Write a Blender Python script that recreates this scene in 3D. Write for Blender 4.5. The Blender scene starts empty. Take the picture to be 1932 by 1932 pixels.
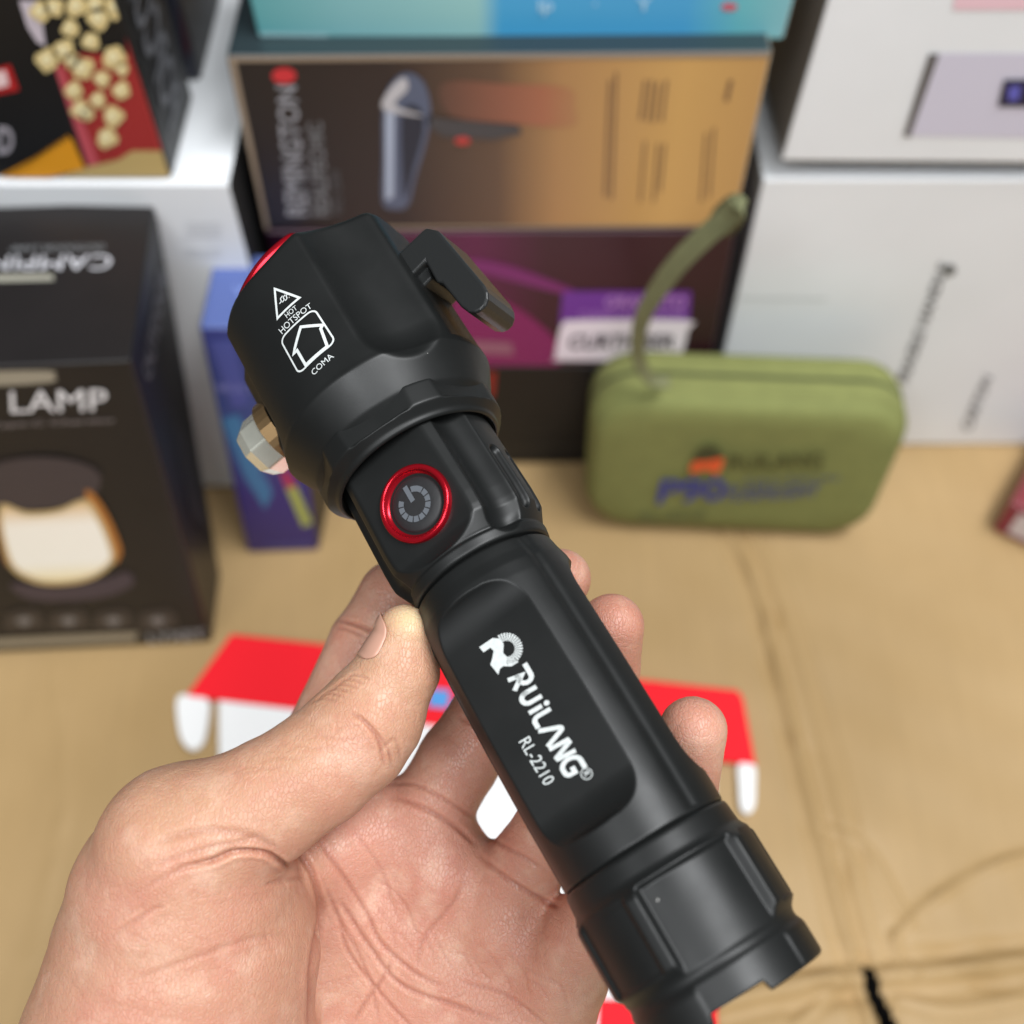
import bpy, bmesh, math, random
import numpy as np
from mathutils import Vector, Matrix
random.seed(3); np.random.seed(3)
R_ = math.radians
scene = bpy.context.scene
COL = scene.collection

# ------------------------------------------------------------------ camera
F = 2100.0                     # focal length in units of a 1932 wide picture
PITCH = math.atan(2100/1400.0)  # downwards from the horizontal
H = 0.5                        # metres above the cardboard
cam_d = bpy.data.cameras.new('camera'); cam = bpy.data.objects.new('camera', cam_d)
COL.objects.link(cam); scene.camera = cam
cam.location = (0, 0, H); cam.rotation_euler = (math.pi/2-PITCH, 0, 0)
cam_d.sensor_width = 36; cam_d.lens = 36*F/1932
cam_d.clip_start = 0.01; cam_d.clip_end = 20
cam_d.dof.use_dof = True; cam_d.dof.focus_distance = 0.212; cam_d.dof.aperture_fstop = 9.5
CX = np.array([1, 0, 0.]); CY = np.array([0, math.sin(PITCH), math.cos(PITCH)])
CF = np.array([0, math.cos(PITCH), -math.sin(PITCH)]); C0 = np.array([0, 0, H])
def cw(p):                     # (x right, y up, z depth) in front of the lens -> world, metres
    p = np.asarray(p, float)
    return C0 + p[..., 0:1]*CX + p[..., 1:2]*CY + p[..., 2:3]*CF
def cpt(u, v, z): return np.array([(u-966)/F*z, -(v-966)/F*z, z])
def ray(u, v): return (u-966)/F*CX - (v-966)/F*CY + CF
def onz(u, v, z=0.0):          # point at height z
    r = ray(u, v); return C0 + r*(z-H)/r[2]
def ony(u, v, y):              # point on the upright plane at distance y
    r = ray(u, v); return C0 + r*y/r[1]

# ------------------------------------------------------------------ light
world = bpy.data.worlds.new('World'); scene.world = world; world.use_nodes = True
bg = world.node_tree.nodes['Background']
bg.inputs[0].default_value = (0.95, 0.97, 1.0, 1); bg.inputs[1].default_value = 0.14
def area(name, loc, target, sx, sy, power, col):
    l = bpy.data.lights.new(name, 'AREA'); l.shape = 'RECTANGLE'; l.size = sx; l.size_y = sy
    l.energy = power; l.color = col
    o = bpy.data.objects.new(name, l); COL.objects.link(o); o.location = loc
    o.rotation_euler = (Vector(target)-Vector(loc)).to_track_quat('-Z', 'Y').to_euler()
    return o
area('ceiling_lamp_near', (0.60, 0.0, 1.9), (0, .25, 0), 1.1, 0.4, 44, (.965, .985, 1))
area('ceiling_lamp_far', (-0.35, -1.0, 1.8), (0, .3, 0), 1.5, 0.5, 29, (.955, .98, 1))
scene.view_settings.view_transform = 'Standard'; scene.view_settings.look = 'None'
scene.view_settings.exposure = -0.08; scene.view_settings.gamma = 1
scene.render.engine = 'CYCLES'
scene.render.resolution_x = 1024; scene.render.resolution_y = 1024

# ------------------------------------------------------------------ materials
def sl(c):                     # sRGB 0-255 -> linear
    return tuple(((x/255)/12.92 if x/255 <= .04045 else ((x/255+.055)/1.055)**2.4) for x in c)+(1,)
MATS = {}
def mat(name, rgb, rough=.5, metal=0, spec=.5, noise=0, nscale=30, bump=0, bscale=400, coat=0):
    if name in MATS: return MATS[name]
    m = bpy.data.materials.new(name); m.use_nodes = True; MATS[name] = m
    nt = m.node_tree; b = nt.nodes['Principled BSDF']
    c = rgb if len(rgb) == 4 else rgb+(1,)
    b.inputs['Base Color'].default_value = c; b.inputs['Roughness'].default_value = rough
    b.inputs['Metallic'].default_value = metal; b.inputs['Specular IOR Level'].default_value = spec
    b.inputs['Coat Weight'].default_value = coat; b.inputs['Coat Roughness'].default_value = .1
    if noise or bump:
        tc = nt.nodes.new('ShaderNodeTexCoord')
    if noise:
        n = nt.nodes.new('ShaderNodeTexNoise'); n.inputs['Scale'].default_value = nscale; n.inputs['Detail'].default_value = 5
        nt.links.new(tc.outputs['Object'], n.inputs['Vector'])
        mr = nt.nodes.new('ShaderNodeMapRange'); mr.inputs[1].default_value = .25; mr.inputs[2].default_value = .75
        mr.inputs[3].default_value = 1-noise; mr.inputs[4].default_value = 1+noise
        nt.links.new(n.outputs[0], mr.inputs[0])
        mx = nt.nodes.new('ShaderNodeVectorMath'); mx.operation = 'SCALE'; mx.inputs[0].default_value = c[:3]
        nt.links.new(mr.outputs[0], mx.inputs['Scale']); nt.links.new(mx.outputs[0], b.inputs['Base Color'])
    if bump:
        n = nt.nodes.new('ShaderNodeTexNoise'); n.inputs['Scale'].default_value = bscale; n.inputs['Detail'].default_value = 3
        nt.links.new(tc.outputs['Object'], n.inputs['Vector'])
        bp = nt.nodes.new('ShaderNodeBump'); bp.inputs['Strength'].default_value = bump; bp.inputs['Distance'].default_value = .0002
        nt.links.new(n.outputs[0], bp.inputs['Height']); nt.links.new(bp.outputs[0], b.inputs['Normal'])
    return m
def pr(rgb): return mat('print_%d_%d_%d' % rgb, sl(rgb), .45)

# ------------------------------------------------------------------ object helpers
def tag(o, label=None, cat=None, group=None, kind=None):
    if label: o['label'] = label
    if cat: o['category'] = cat
    if group: o['group'] = group
    if kind: o['kind'] = kind
    return o
def empty(name, loc=(0, 0, 0)):
    o = bpy.data.objects.new(name, None); o.empty_display_size = .02; COL.objects.link(o); o.location = loc
    return o
def mobj(name, V, Fs, m, parent=None, smooth=False, origin=None):
    V = np.asarray(V, float).reshape(-1, 3)
    base = np.array(parent['_o']) if parent is not None and '_o' in parent else (np.array(origin) if origin is not None else np.zeros(3))
    me = bpy.data.meshes.new(name); me.from_pydata((V-base).tolist(), [], [tuple(int(i) for i in f) for f in Fs]); me.update()
    if smooth: me.polygons.foreach_set('use_smooth', [True]*len(me.polygons))
    me.materials.append(m)
    o = bpy.data.objects.new(name, me); COL.objects.link(o)
    if parent is not None: o.parent = parent
    elif origin is not None: o.location = origin
    if parent is not None and '_o' in parent: o['_o'] = list(parent['_o'])
    return o
def thing(name, loc, label, cat, group=None):
    o = empty(name, loc); o['_o'] = [float(x) for x in loc]; return tag(o, label, cat, group)
def bevel(o, w, seg=2, ang=30):
    b = o.modifiers.new('bevel', 'BEVEL'); b.width = w; b.segments = seg; b.limit_method = 'ANGLE'; b.angle_limit = R_(ang)
    return o
_tc = {}
def text_mesh(s, bold=0.0, shear=0.0):
    k = (s, bold, shear)
    if k in _tc: return _tc[k]
    c = bpy.data.curves.new('t', 'FONT'); c.body = s; c.offset = bold; c.shear = shear; c.resolution_u = 3
    o = bpy.data.objects.new('t', c); COL.objects.link(o)
    dg = bpy.context.evaluated_depsgraph_get(); me = o.evaluated_get(dg).to_mesh()
    V = np.array([v.co[:] for v in me.vertices]).reshape(-1, 3); Fs = [tuple(p.vertices) for p in me.polygons]
    o.evaluated_get(dg).to_mesh_clear(); bpy.data.objects.remove(o); bpy.data.curves.remove(c)
    V = V[:, :2]; V = V-V.min(0); V = V/np.maximum(V.max(0), 1e-6)
    _tc[k] = (V, Fs); return V, Fs
def disc(cx, cy, rx, ry, n=24, a0=0, a1=2*math.pi, full=True):
    a = np.linspace(a0, a1, n+1)[:n if full else n+1]
    return np.c_[cx+rx*np.cos(a), cy+ry*np.sin(a)]
def ribbon(pts, w, closed=False):
    p = np.array(pts, float); p = p[np.r_[True, np.linalg.norm(np.diff(p, axis=0), axis=1) > 1e-7]]; n = len(p)
    if closed:
        a = np.roll(p, 1, 0); b = np.roll(p, -1, 0)
    else:
        a = np.vstack([2*p[0]-p[1], p[:-1]]); b = np.vstack([p[1:], 2*p[-1]-p[-2]])
    t1 = p-a; t1 /= np.linalg.norm(t1, axis=1)[:, None]; t2 = b-p; t2 /= np.linalg.norm(t2, axis=1)[:, None]
    nn = np.c_[-(t1+t2)[:, 1], (t1+t2)[:, 0]]; nn /= np.linalg.norm(nn, axis=1)[:, None]
    c = np.abs(np.sum(nn*np.c_[-t1[:, 1], t1[:, 0]], 1)).clip(.5, 1)
    off = nn*(w/2/c)[:, None]
    V = np.vstack([p+off, p-off]); m = n if closed else n-1
    return V, [(i, (i+1) % n, n+(i+1) % n, n+i) for i in range(m)]
def smoothpoly(pts, n=6, closed=False):    # Catmull-Rom
    p = np.array(pts, float); out = []
    P = np.vstack([p[-1:], p, p[:2]]) if closed else np.vstack([2*p[0]-p[1], p, 2*p[-1]-p[-2]])
    for i in range(1, len(P)-2):
        for k in range(n):
            t = k/n; a, b, c, d = P[i-1], P[i], P[i+1], P[i+2]
            out.append(.5*((2*b)+(c-a)*t+(2*a-5*b+4*c-d)*t*t+(-a+3*b-3*c+d)*t**3))
    if not closed: out.append(p[-1])
    return np.array(out)
def merge(parts):
    V = []; Fs = []; n = 0
    for v, f in parts:
        v = np.asarray(v, float); V.append(v); Fs += [tuple(i+n for i in g) for g in f]; n += len(v)
    return np.vstack(V), Fs

# ================================================================== FLASHLIGHT (lens space first, then world)
T0 = np.array([251/F*.19, -634/F*.19, .19])
DD = np.array([-.4865, .786, .372]); DD /= np.linalg.norm(DD)
_r = T0+DD*.065; _r = _r/np.linalg.norm(_r)
EC = -_r+np.dot(_r, DD)*DD; EC /= np.linalg.norm(EC)
ES = np.cross(DD, EC); ES /= np.linalg.norm(ES)
if ES[0] < 0: ES = -ES
def lam(t):                    # station along the axis (0 = seam of the tail cap) -> metres
    u = 1217-.507*t; v = 1600-.862*t
    # least squares of projection
    k = -(v-966)/F
    return (k*T0[2]-T0[1])/(DD[1]-k*DD[2])
def zz(t): return T0[2]+DD[2]*lam(t)
def rad(t, rpx): return rpx*zz(t)/F
def tl(l, th, r):              # local cylinder coordinates -> world
    l, th, r = np.broadcast_arrays(np.asarray(l, float), np.asarray(th, float), np.asarray(r, float))
    p = T0+l[..., None]*DD+(r*np.cos(th))[..., None]*EC+(r*np.sin(th))[..., None]*ES
    return cw(p)
def tb(l, x, n, thc):          # point on the flat whose normal is at angle thc: along, sideways, outwards
    l, x, n = np.broadcast_arrays(np.asarray(l, float), np.asarray(x, float), np.asarray(n, float))
    N = math.cos(thc)*EC+math.sin(thc)*ES; Tn = -math.sin(thc)*EC+math.cos(thc)*ES
    return cw(T0+l[..., None]*DD+x[..., None]*Tn+n[..., None]*N)
def wrap(a): return (a+math.pi) % (2*math.pi)-math.pi
def smin(a, b, k):
    h = np.clip(.5+.5*(b-a)/k, 0, 1); return b*(1-h)+a*h-k*h*(1-h)
def sstep(a, b, x):
    t = np.clip((x-a)/(b-a), 0, 1); return t*t*(3-2*t)
TH0 = R_(-20)
def surf_l(u, v, Rr_):             # station (metres) of a photographed point on a surface of radius Rr_
    r = np.array([(u-966)/F, -(v-966)/F, 1.0]); a = r-np.dot(r, DD)*DD; b = -T0+np.dot(T0, DD)*DD
    A = a@a; B = 2*a@b; C_ = b@b-Rr_*Rr_
    t = (-B-math.sqrt(max(B*B-4*A*C_, 0)))/(2*A); return (r*t-T0)@DD
def flat_xl(u, v, D, thc=None):    # photographed point on the flat at distance D -> sideways, along
    thc = TH0 if thc is None else thc
    N = math.cos(thc)*EC+math.sin(thc)*ES; Tn = -math.sin(thc)*EC+math.cos(thc)*ES
    r = np.array([(u-966)/F, -(v-966)/F, 1.0]); t = (D+T0@N)/(r@N); p = r*t-T0
    return p@Tn, p@DD
FL = cw(T0)
torch = thing('flashlight', FL, 'matte black metal flashlight held in the hand, with red ringed power button', 'flashlight')

def anod():
    m = bpy.data.materials.new('black_anodised'); m.use_nodes = True; nt = m.node_tree; b = nt.nodes['Principled BSDF']
    b.inputs['Base Color'].default_value = (.0075, .0082, .008, 1); b.inputs['Roughness'].default_value = .4
    b.inputs['Metallic'].default_value = 0.0; b.inputs['Specular IOR Level'].default_value = .36
    tc = nt.nodes.new('ShaderNodeTexCoord')
    n = nt.nodes.new('ShaderNodeTexNoise'); n.inputs['Scale'].default_value = 5200; n.inputs['Detail'].default_value = 2
    nt.links.new(tc.outputs['Object'], n.inputs['Vector'])
    bp = nt.nodes.new('ShaderNodeBump'); bp.inputs['Strength'].default_value = .35; bp.inputs['Distance'].default_value = .00002
    nt.links.new(n.outputs[0], bp.inputs['Height']); nt.links.new(bp.outputs[0], b.inputs['Normal'])
    n2 = nt.nodes.new('ShaderNodeTexNoise'); n2.inputs['Scale'].default_value = 90; n2.inputs['Detail'].default_value = 6
    nt.links.new(tc.outputs['Object'], n2.inputs['Vector'])
    mr = nt.nodes.new('ShaderNodeMapRange'); mr.inputs[1].default_value = .3; mr.inputs[2].default_value = .7
    mr.inputs[3].default_value = .38; mr.inputs[4].default_value = .50
    nt.links.new(n2.outputs[0], mr.inputs[0]); nt.links.new(mr.outputs[0], b.inputs['Roughness'])
    # sparse specks of dust
    v = nt.nodes.new('ShaderNodeTexVoronoi'); v.inputs['Scale'].default_value = 260
    nt.links.new(tc.outputs['Object'], v.inputs['Vector'])
    lt = nt.nodes.new('ShaderNodeMath'); lt.operation = 'LESS_THAN'; lt.inputs[1].default_value = .05
    nt.links.new(v.outputs['Distance'], lt.inputs[0])
    sp = nt.nodes.new('ShaderNodeSeparateColor'); nt.links.new(v.outputs['Color'], sp.inputs[0])
    g = nt.nodes.new('ShaderNodeMath'); g.operation = 'GREATER_THAN'; g.inputs[1].default_value = .93
    nt.links.new(sp.outputs[0], g.inputs[0])
    mu = nt.nodes.new('ShaderNodeMath'); mu.operation = 'MULTIPLY'
    nt.links.new(lt.outputs[0], mu.inputs[0]); nt.links.new(g.outputs[0], mu.inputs[1])
    mx = nt.nodes.new('ShaderNodeMix'); mx.data_type = 'RGBA'
    mx.inputs[6].default_value = (.0075, .0082, .008, 1); mx.inputs[7].default_value = (.35, .34, .32, 1)
    nt.links.new(mu.outputs[0], mx.inputs[0]); nt.links.new(mx.outputs[2], b.inputs['Base Color'])
    return m
BLK = anod()
LASER = mat('laser_marking', (.60, .63, .62), .5, noise=.12, nscale=1500)
REDM = mat('red_anodised', (.52, .008, .02), .22, metal=.75, spec=.6)

def revolve(name, prof, cut=None, nth=480, step=.0003, cap0=0, cap1=0, m=None, parent=None):
    """prof: list of (station px, radius px) or ('m', metres, metres); dense polar height field"""
    L = []; Rr = []
    for q in prof:
        if q[0] == 'm': L.append(q[1]); Rr.append(q[2])
        else: L.append(lam(q[0])); Rr.append(rad(q[0], q[1]))
    L = np.array(L); Rr = np.array(Rr)
    ls = [L[0]]; rs = [Rr[0]]
    for i in range(len(L)-1):
        d = math.hypot(L[i+1]-L[i], Rr[i+1]-Rr[i]); n = max(1, int(round(d/step)))
        for k in range(1, n+1):
            ls.append(L[i]+(L[i+1]-L[i])*k/n); rs.append(Rr[i]+(Rr[i+1]-Rr[i])*k/n)
    ls = np.array(ls); rs = np.array(rs)
    if len(rs) > 8:            # soften the corners of the profile a little
        w = np.array([1, 2, 1.])/4
        for _ in range(1): rs[1:-1] = w[0]*rs[:-2]+w[1]*rs[1:-1]+w[2]*rs[2:]
    th = np.linspace(0, 2*math.pi, nth, endpoint=False)
    LL, TT = np.meshgrid(ls, th, indexing='ij'); RR = np.repeat(rs[:, None], nth, 1)
    if cut: LL, RR = cut(LL, TT, RR)
    V = tl(LL, TT, RR).reshape(-1, 3); nl = len(ls)
    i = np.arange(nl-1)[:, None]*nth; j = np.arange(nth)[None, :]; j2 = (j+1) % nth
    Fq = np.stack([(i+j), (i+j2), (i+nth+j2), (i+nth+j)], -1).reshape(-1, 4)
    # orientation: keep outward
    Fs = [tuple(f) for f in Fq[:, ::-1].tolist()]
    o = mobj(name, V, Fs, m or BLK, parent or torch, smooth=True)
    o.data.update()
    return o
def flat_cut(LL, TT, RR, thc, D, l0, l1, e0, e1, k=.00022):
    """mill a flat pocket centred on thc between stations l0..l1 with scooped ends of length e0,e1; D = distance of the flat from the axis"""
    Rm = RR
    x0 = np.clip((l0+e0-LL)/e0, 0, None); x1 = np.clip((LL-(l1-e1))/e1, 0, None)
    x = np.maximum(x0, x1)
    Dl = D+(Rm-D)*(1-np.sqrt(np.clip(1-x*x, 0, 1)))*1.0
    Dl = np.where(x >= 1, 9., Dl)
    dth = wrap(TT-thc); c = np.cos(dth)
    r = np.where(c > .2, Dl/np.maximum(c, .2), 9.)
    return smin(RR, r, k)
def groove(LL, TT, RR, thc, hw, depth, l0, l1):
    """round-bottomed channel hw wide (m, half) with rounded ends"""
    s = np.abs(wrap(TT-thc))*RR
    e = np.maximum(np.maximum(l0-LL, LL-l1), 0)
    d = np.sqrt(s*s+e*e)/hw
    return RR-depth*np.sqrt(np.clip(1-np.minimum(d, 1)**2, 0, 1))*sstep(1.02, .8, d)

# --- battery tube
P120 = 2*math.pi/3
FD_B = rad(350, 158)*math.cos(R_(36))*1.005
PL0, PL1 = flat_xl(1145, 1550, FD_B*1.12)[1], flat_xl(900.6, 1112, FD_B*1.12)[1]
def cut_body(LL, TT, RR):
    for k in range(3):
        RR = flat_cut(LL, TT, RR, TH0+k*P120, FD_B, PL0, PL1, .0062, .0066, .00012)
        s = np.abs(wrap(TT-(TH0+R_(60)+k*P120)))*RR
        RR = RR-.00032*np.exp(-(s/.0011)**2)*sstep(lam(4), lam(10), LL)
    return LL, RR
body = revolve('battery_tube', [(-6, 150), (-2, 166), (3, 173), (150, 171), (296, 167), (430, 161.5), (520, 157), (545, 154), (565, 148), (582, 144.5), (588, 143), (589, 133), (593, 131)], cut_body, nth=540, step=.00024)

# --- switch housing
FD_S = rad(770, 157)*math.cos(R_(37))*1.03
SW_end = flat_xl(822.5, 1056, FD_S*1.05)[1]; FLU = surf_l(950.6, 994, rad(690, 158)); SL0 = surf_l(991, 947, rad(720, 158)); SL1 = surf_l(921, 850, rad(780, 157))
def cut_sw(LL, TT, RR):
    R0 = RR
    RR = flat_cut(LL, TT, RR, TH0, FD_S, SW_end, lam(1300), .0030, .001, .00035)
    RR = flat_cut(LL, TT, RR, TH0+math.pi, FD_S, SW_end, lam(1300), .0030, .001, .00035)
    for a in (36, -76, 216, 104):
        a = R_(a); hw = .0036
        s_ = np.abs(wrap(TT-a))*R0; e = np.maximum(FLU+hw-LL, 0); d = np.sqrt(s_*s_+e*e); Rg = .0046
        dep = np.sqrt(np.clip(Rg*Rg-d*d, 0, None))-(Rg-.0021)
        RR = np.where(LL < lam(1000), smin(RR, R0-np.maximum(dep, -.0005), .00045), RR)
    for a in (58.5, 78):
        RR = groove(LL, TT, RR, R_(a), .0016, .0013, SL0+.001, SL1)
    return LL, RR
sw = revolve('switch_housing', [(586, 126), (593, 129), (594, 141), (597, 144.5), (614, 147), (616, 144), (619, 143.5), (622, 145.5), (652, 160), (664, 161), (690, 161), (900, 151)], cut_sw, nth=540, step=.00024)

# --- collar behind the head, faceted
def cut_col(LL, TT, RR):
    per = math.pi/3; a0 = R_(-38)
    d = wrap(TT-a0) % per-per/2
    D = rad(870, 186)*.935
    lim = D/np.cos(d)
    on = sstep(lam(846), lam(850), LL)
    RR = np.where(on > 0, smin(RR, lim+(1-on)*.01, .0002), RR)
    return LL, RR
Rb = rad(945, 215)
collar = revolve('head_collar', [(860, 150), (838, 157), (829, 163), (831, 168), (838, 171), (843, 177), (851, 187), (888, 187), (900, 180)], cut_col, nth=480, step=.0003)

# --- head barrel with flutes
RH = rad(945, 213)
FLUTES = [(TH0+R_(47), .0115, .0036), (TH0-R_(58), .010, .0022), (TH0+R_(134), .0115, .003), (TH0-R_(134), .0115, .003), (TH0+math.pi, .0115, .003)]
HF0 = surf_l(775, 672, RH-.002)
def obl(TT, k): return (lam(1200)-lam(1200-k))*.5*(1-np.cos(TT-R_(30)))
def fluted(LL, TT, RR, RR2):
    for a, Rg, dp in FLUTES:
        l0 = HF0+.0078
        s = np.abs(wrap(TT-a))*RR; e = np.maximum(l0-LL, 0)
        d = np.sqrt(s*s+e*e)             # ball mill of radius Rg, sunk dp deep
        dep = np.sqrt(np.clip(Rg*Rg-d*d, 0, None))-(Rg-dp)
        RR2 = np.where(LL > lam(905), smin(RR2, RR-np.clip(dep, -0.0012, None), .0009), RR2)
    return RR2
def cut_head(LL, TT, RR):
    RR2 = fluted(LL, TT, RR, RR)
    for a in (TH0+R_(90), TH0-R_(90)):     # side pads for lever and strike bezel
        c = np.cos(wrap(TT-a)); D = RH*.955
        r = np.where(c > .3, D/np.maximum(c, .3), 9.)
        RR2 = np.where(LL > lam(955), smin(RR2, r, .0003), RR2)
    return LL-(obl(TT, 84)+.0027*np.exp(-(wrap(TT-R_(-15))/R_(27))**2))*sstep(lam(1080), lam(1210), LL), RR2
head = revolve('head_barrel', [(870, 168), (884, 184), (942, 214), ('m', lam(948), RH), ('m', lam(1212), RH), ('m', lam(1219), RH-.0005), ('m', lam(1223), RH-.0016), ('m', lam(1221), RH-.004)], cut_head, nth=560, step=.00033)
lz = lam(1220)
bez = revolve('front_bezel', [('m', lz-.0025, RH-.0060), ('m', lz-.0025, RH-.0016), ('m', lz-.0012, RH-.0008), ('m', lz-.0006, RH-.0009), ('m', lz-.0004, RH-.0018), ('m', lz-.0008, RH-.0048), ('m', lz-.0025, RH-.0060)], lambda LL, TT, RR: (LL-obl(TT, 84), fluted(LL, TT, RR*0+RH-.0013, RR)-np.where(RR > RH-.002, .0002, 0)), nth=360, step=.0005, m=REDM)
GLS = mat('lens_glass', (.75, .8, .82), .08, spec=.6)
a = np.linspace(0, 2*math.pi, 64, endpoint=False)
mobj('front_lens', tl(lz-.0012-obl(a, 84), a, RH-.0046), [tuple(range(64))], GLS, torch)

# --- tail cap
def cut_tail(LL, TT, RR):
    R = RR.copy()
    a0 = R_(0)
    # three milled windows, each between two raised ribs
    per = 2*math.pi/3
    d = np.abs((wrap(TT-R_(-44)) % per)-per/2)
    w = sstep(R_(33.5), R_(30), d)*sstep(lam(-58), lam(-72), LL)
    R = R*(1-w)+np.minimum(R, rad(-150, 198)-.0015+.0000*LL)*w
    R = R-sstep(R_(39), R_(42), d)*sstep(lam(-222), lam(-210), LL)*sstep(lam(-60), lam(-76), LL)*.0006
    # castellated rim
    c = np.cos(3*(TT-R_(2)))
    up = sstep(.52, .64, c)
    edge = sstep(lam(-308), lam(-338), LL)
    L2 = LL+edge*up*(lam(-318)-lam(-340))*1.0
    return L2, R
tailR = [(0, 162), (-3, 174), (-8, 176), (-48, 179.5), (-56, 184), (-72, 196), (-78, 198), (-212, 201), (-218, 199), (-236, 184), (-246, 180.5), (-256, 181), (-268, 187), (-276, 189), (-336, 190), (-340, 187), (-341, 176), (-320, 168), (-290, 160), (-270, 158)]
tail = revolve('tail_cap', tailR[::-1], cut_tail, nth=540, step=.00032)
a = np.linspace(0, 2*math.pi, 64, endpoint=False)
RUB = mat('black_rubber', (.012, .012, .013), .6, bump=.2, bscale=900)
mobj('tail_plug', tl(lam(-282), a, rad(-282, 165)), [tuple(range(64))], RUB, torch)

# --- power button on the flat
def on_flat(s, t, D, thc=TH0):
    z = zz(t); x = (s*z/F-D*math.sin(thc))/math.cos(thc); return x, lam(t)
bx, bl = flat_xl(786, 951, FD_S)
def lathe_flat(name, prof, m, parent, cx, cl, D, n=96):
    a = np.linspace(0, 2*math.pi, n, endpoint=False); V = []
    for r, h in prof: V.append(tb(cl+r*np.sin(a), cx+r*np.cos(a), D+h, TH0))
    V = np.vstack(V); k = len(prof)
    Fs = [(i*n+j, (i+1)*n+j, (i+1)*n+(j+1) % n, i*n+(j+1) % n) for i in range(k-1) for j in range(n)]
    return mobj(name, V, Fs, m, parent, smooth=True)
br = .0073
ring = lathe_flat('button_ring', [(br+.0001, -.0006), (br+.0001, .0008), (br-.0001, .00115), (br-.0004, .00125), (br-.0008, .0012), (br-.00095, .0009), (br-.0011, .0004), (br-.0014, .0002), (br-.0017, -.0002), (br-.0019, -.0008)], REDM, torch, bx, bl, FD_S)
btn = lathe_flat('power_button', [(br-.0018, -.0008), (br-.0020, .0000), (br-.0024, .0003), (.0035, .00045), (.0015, .0005), (.00002, .0005)], RUB, torch, bx, bl, FD_S)
SYM = mat('grey_symbol', (.10, .11, .125), .6)
parts = []
def sq(a0, a1, r0, r1, n=6):
    a = np.linspace(a0, a1, n)
    V = np.vstack([np.c_[r0*np.cos(a), r0*np.sin(a)], np.c_[r1*np.cos(a), r1*np.sin(a)]])
    return V, [(i, i+1, n+i+1, n+i) for i in range(n-1)]
a = 78
parts.append(sq(R_(74), R_(26), .0023, .0034, 10))
for k in range(10):
    a1 = 22-k*25.2; parts.append(sq(R_(a1), R_(a1-21), .0023, .0034, 4))
parts.append((np.array([[-.0005, .0006], [.0005, .0006], [.0005, .0040], [-.0005, .0040]]), [(0, 1, 2, 3)]))
V, Fs = merge(parts)
mobj('power_symbol', tb(bl+V[:, 1], bx+V[:, 0]-.0001, FD_S+.00062, TH0), Fs, SYM, btn)

# --- laser marking on the tube panel: text runs from head to tail, letters' tops to the right
def panel_print(name, parts, parent=body, mm=LASER):
    V, Fs = merge(parts)           # V in (station px, side px) of the picture
    X = []; Ls = []
    for s, t in V:
        x, l = flat_xl(1217+.862*s-.507*t, 1600-.507*s-.862*t, FD_B); X.append(x); Ls.append(l)
    return mobj(name, tb(np.array(Ls), np.array(X), FD_B+.00016, TH0), Fs, mm, parent)
def frame(t0, s0, sx, sy):         # text (x,y) -> (side, station)
    return lambda V: np.c_[s0+np.asarray(V)[:, 1]*sy, t0-np.asarray(V)[:, 0]*sx]
# stroke letters of the wordmark, unit height 1, each (advance, strokes)
def arc(cx, cy, rx, ry, a0, a1, n=10):
    a = np.radians(np.linspace(a0, a1, n)); return [(cx+rx*math.cos(q), cy+ry*math.sin(q)) for q in a]
LET = {
 'R': (.98, [[(-.18, .92)]+[(.42, .92)]+arc(.42, .66, .26, .26, 90, -90, 8)+[(.1, .40)], [(.12, .0), (.24, .58), (.40, .40), (.72, .02)]]),
 'U': (.92, [[(.10, .86), (.10, .34)]+arc(.36, .34, .26, .26, 180, 360, 9)+[(.62, .86)]]),
 'i': (.36, [[(.12, .06), (.12, .66)]]),
 'L': (.72, [[(.10, .90), (.10, .30)]+arc(.32, .30, .22, .22, 180, 270, 6)+[(.62, .08)]]),
 'A': (.98, [[(.02, .02), (.36, .80)]+arc(.46, .76, .10, .12, 150, 30, 5)+[(.90, .02)]]),
 'N': (.92, [[(.08, .02), (.12, .84), (.26, .86), (.60, .12), (.70, .14), (.76, .92)]]),
 'G': (.9, [[(.80, .90), (.36, .90)]+arc(.36, .49, .33, .41, 90, 270, 10)+[(.50, .08)]+arc(.52, .26, .22, .18, 270, 360, 5)+[(.74, .46), (.44, .46)]]),
}
parts = []; x = 0
word = 'RUiLANG'; tot = sum(LET[c][0] for c in word)
t_start, t_end = 408, 184; hpx = 47; sxx = (t_start-t_end)/tot
fr = lambda V, x0: np.c_[-62+np.asarray(V)[:, 1]*hpx, t_start-(x0+np.asarray(V)[:, 0])*sxx]
for c in word:
    adv, strokes = LET[c]
    for s in strokes:
        q = smoothpoly(s, 2) if c in 'U' else np.array(s)
        parts.append((lambda r: (fr(r[0], x), r[1]))(ribbon(q, .215)))
    if c == 'i':
        d = disc(.12, .88, .13, .12, 14); parts.append((fr(d, x), [tuple(range(14))]))
    x += adv
panel_print('wordmark', parts)
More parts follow.
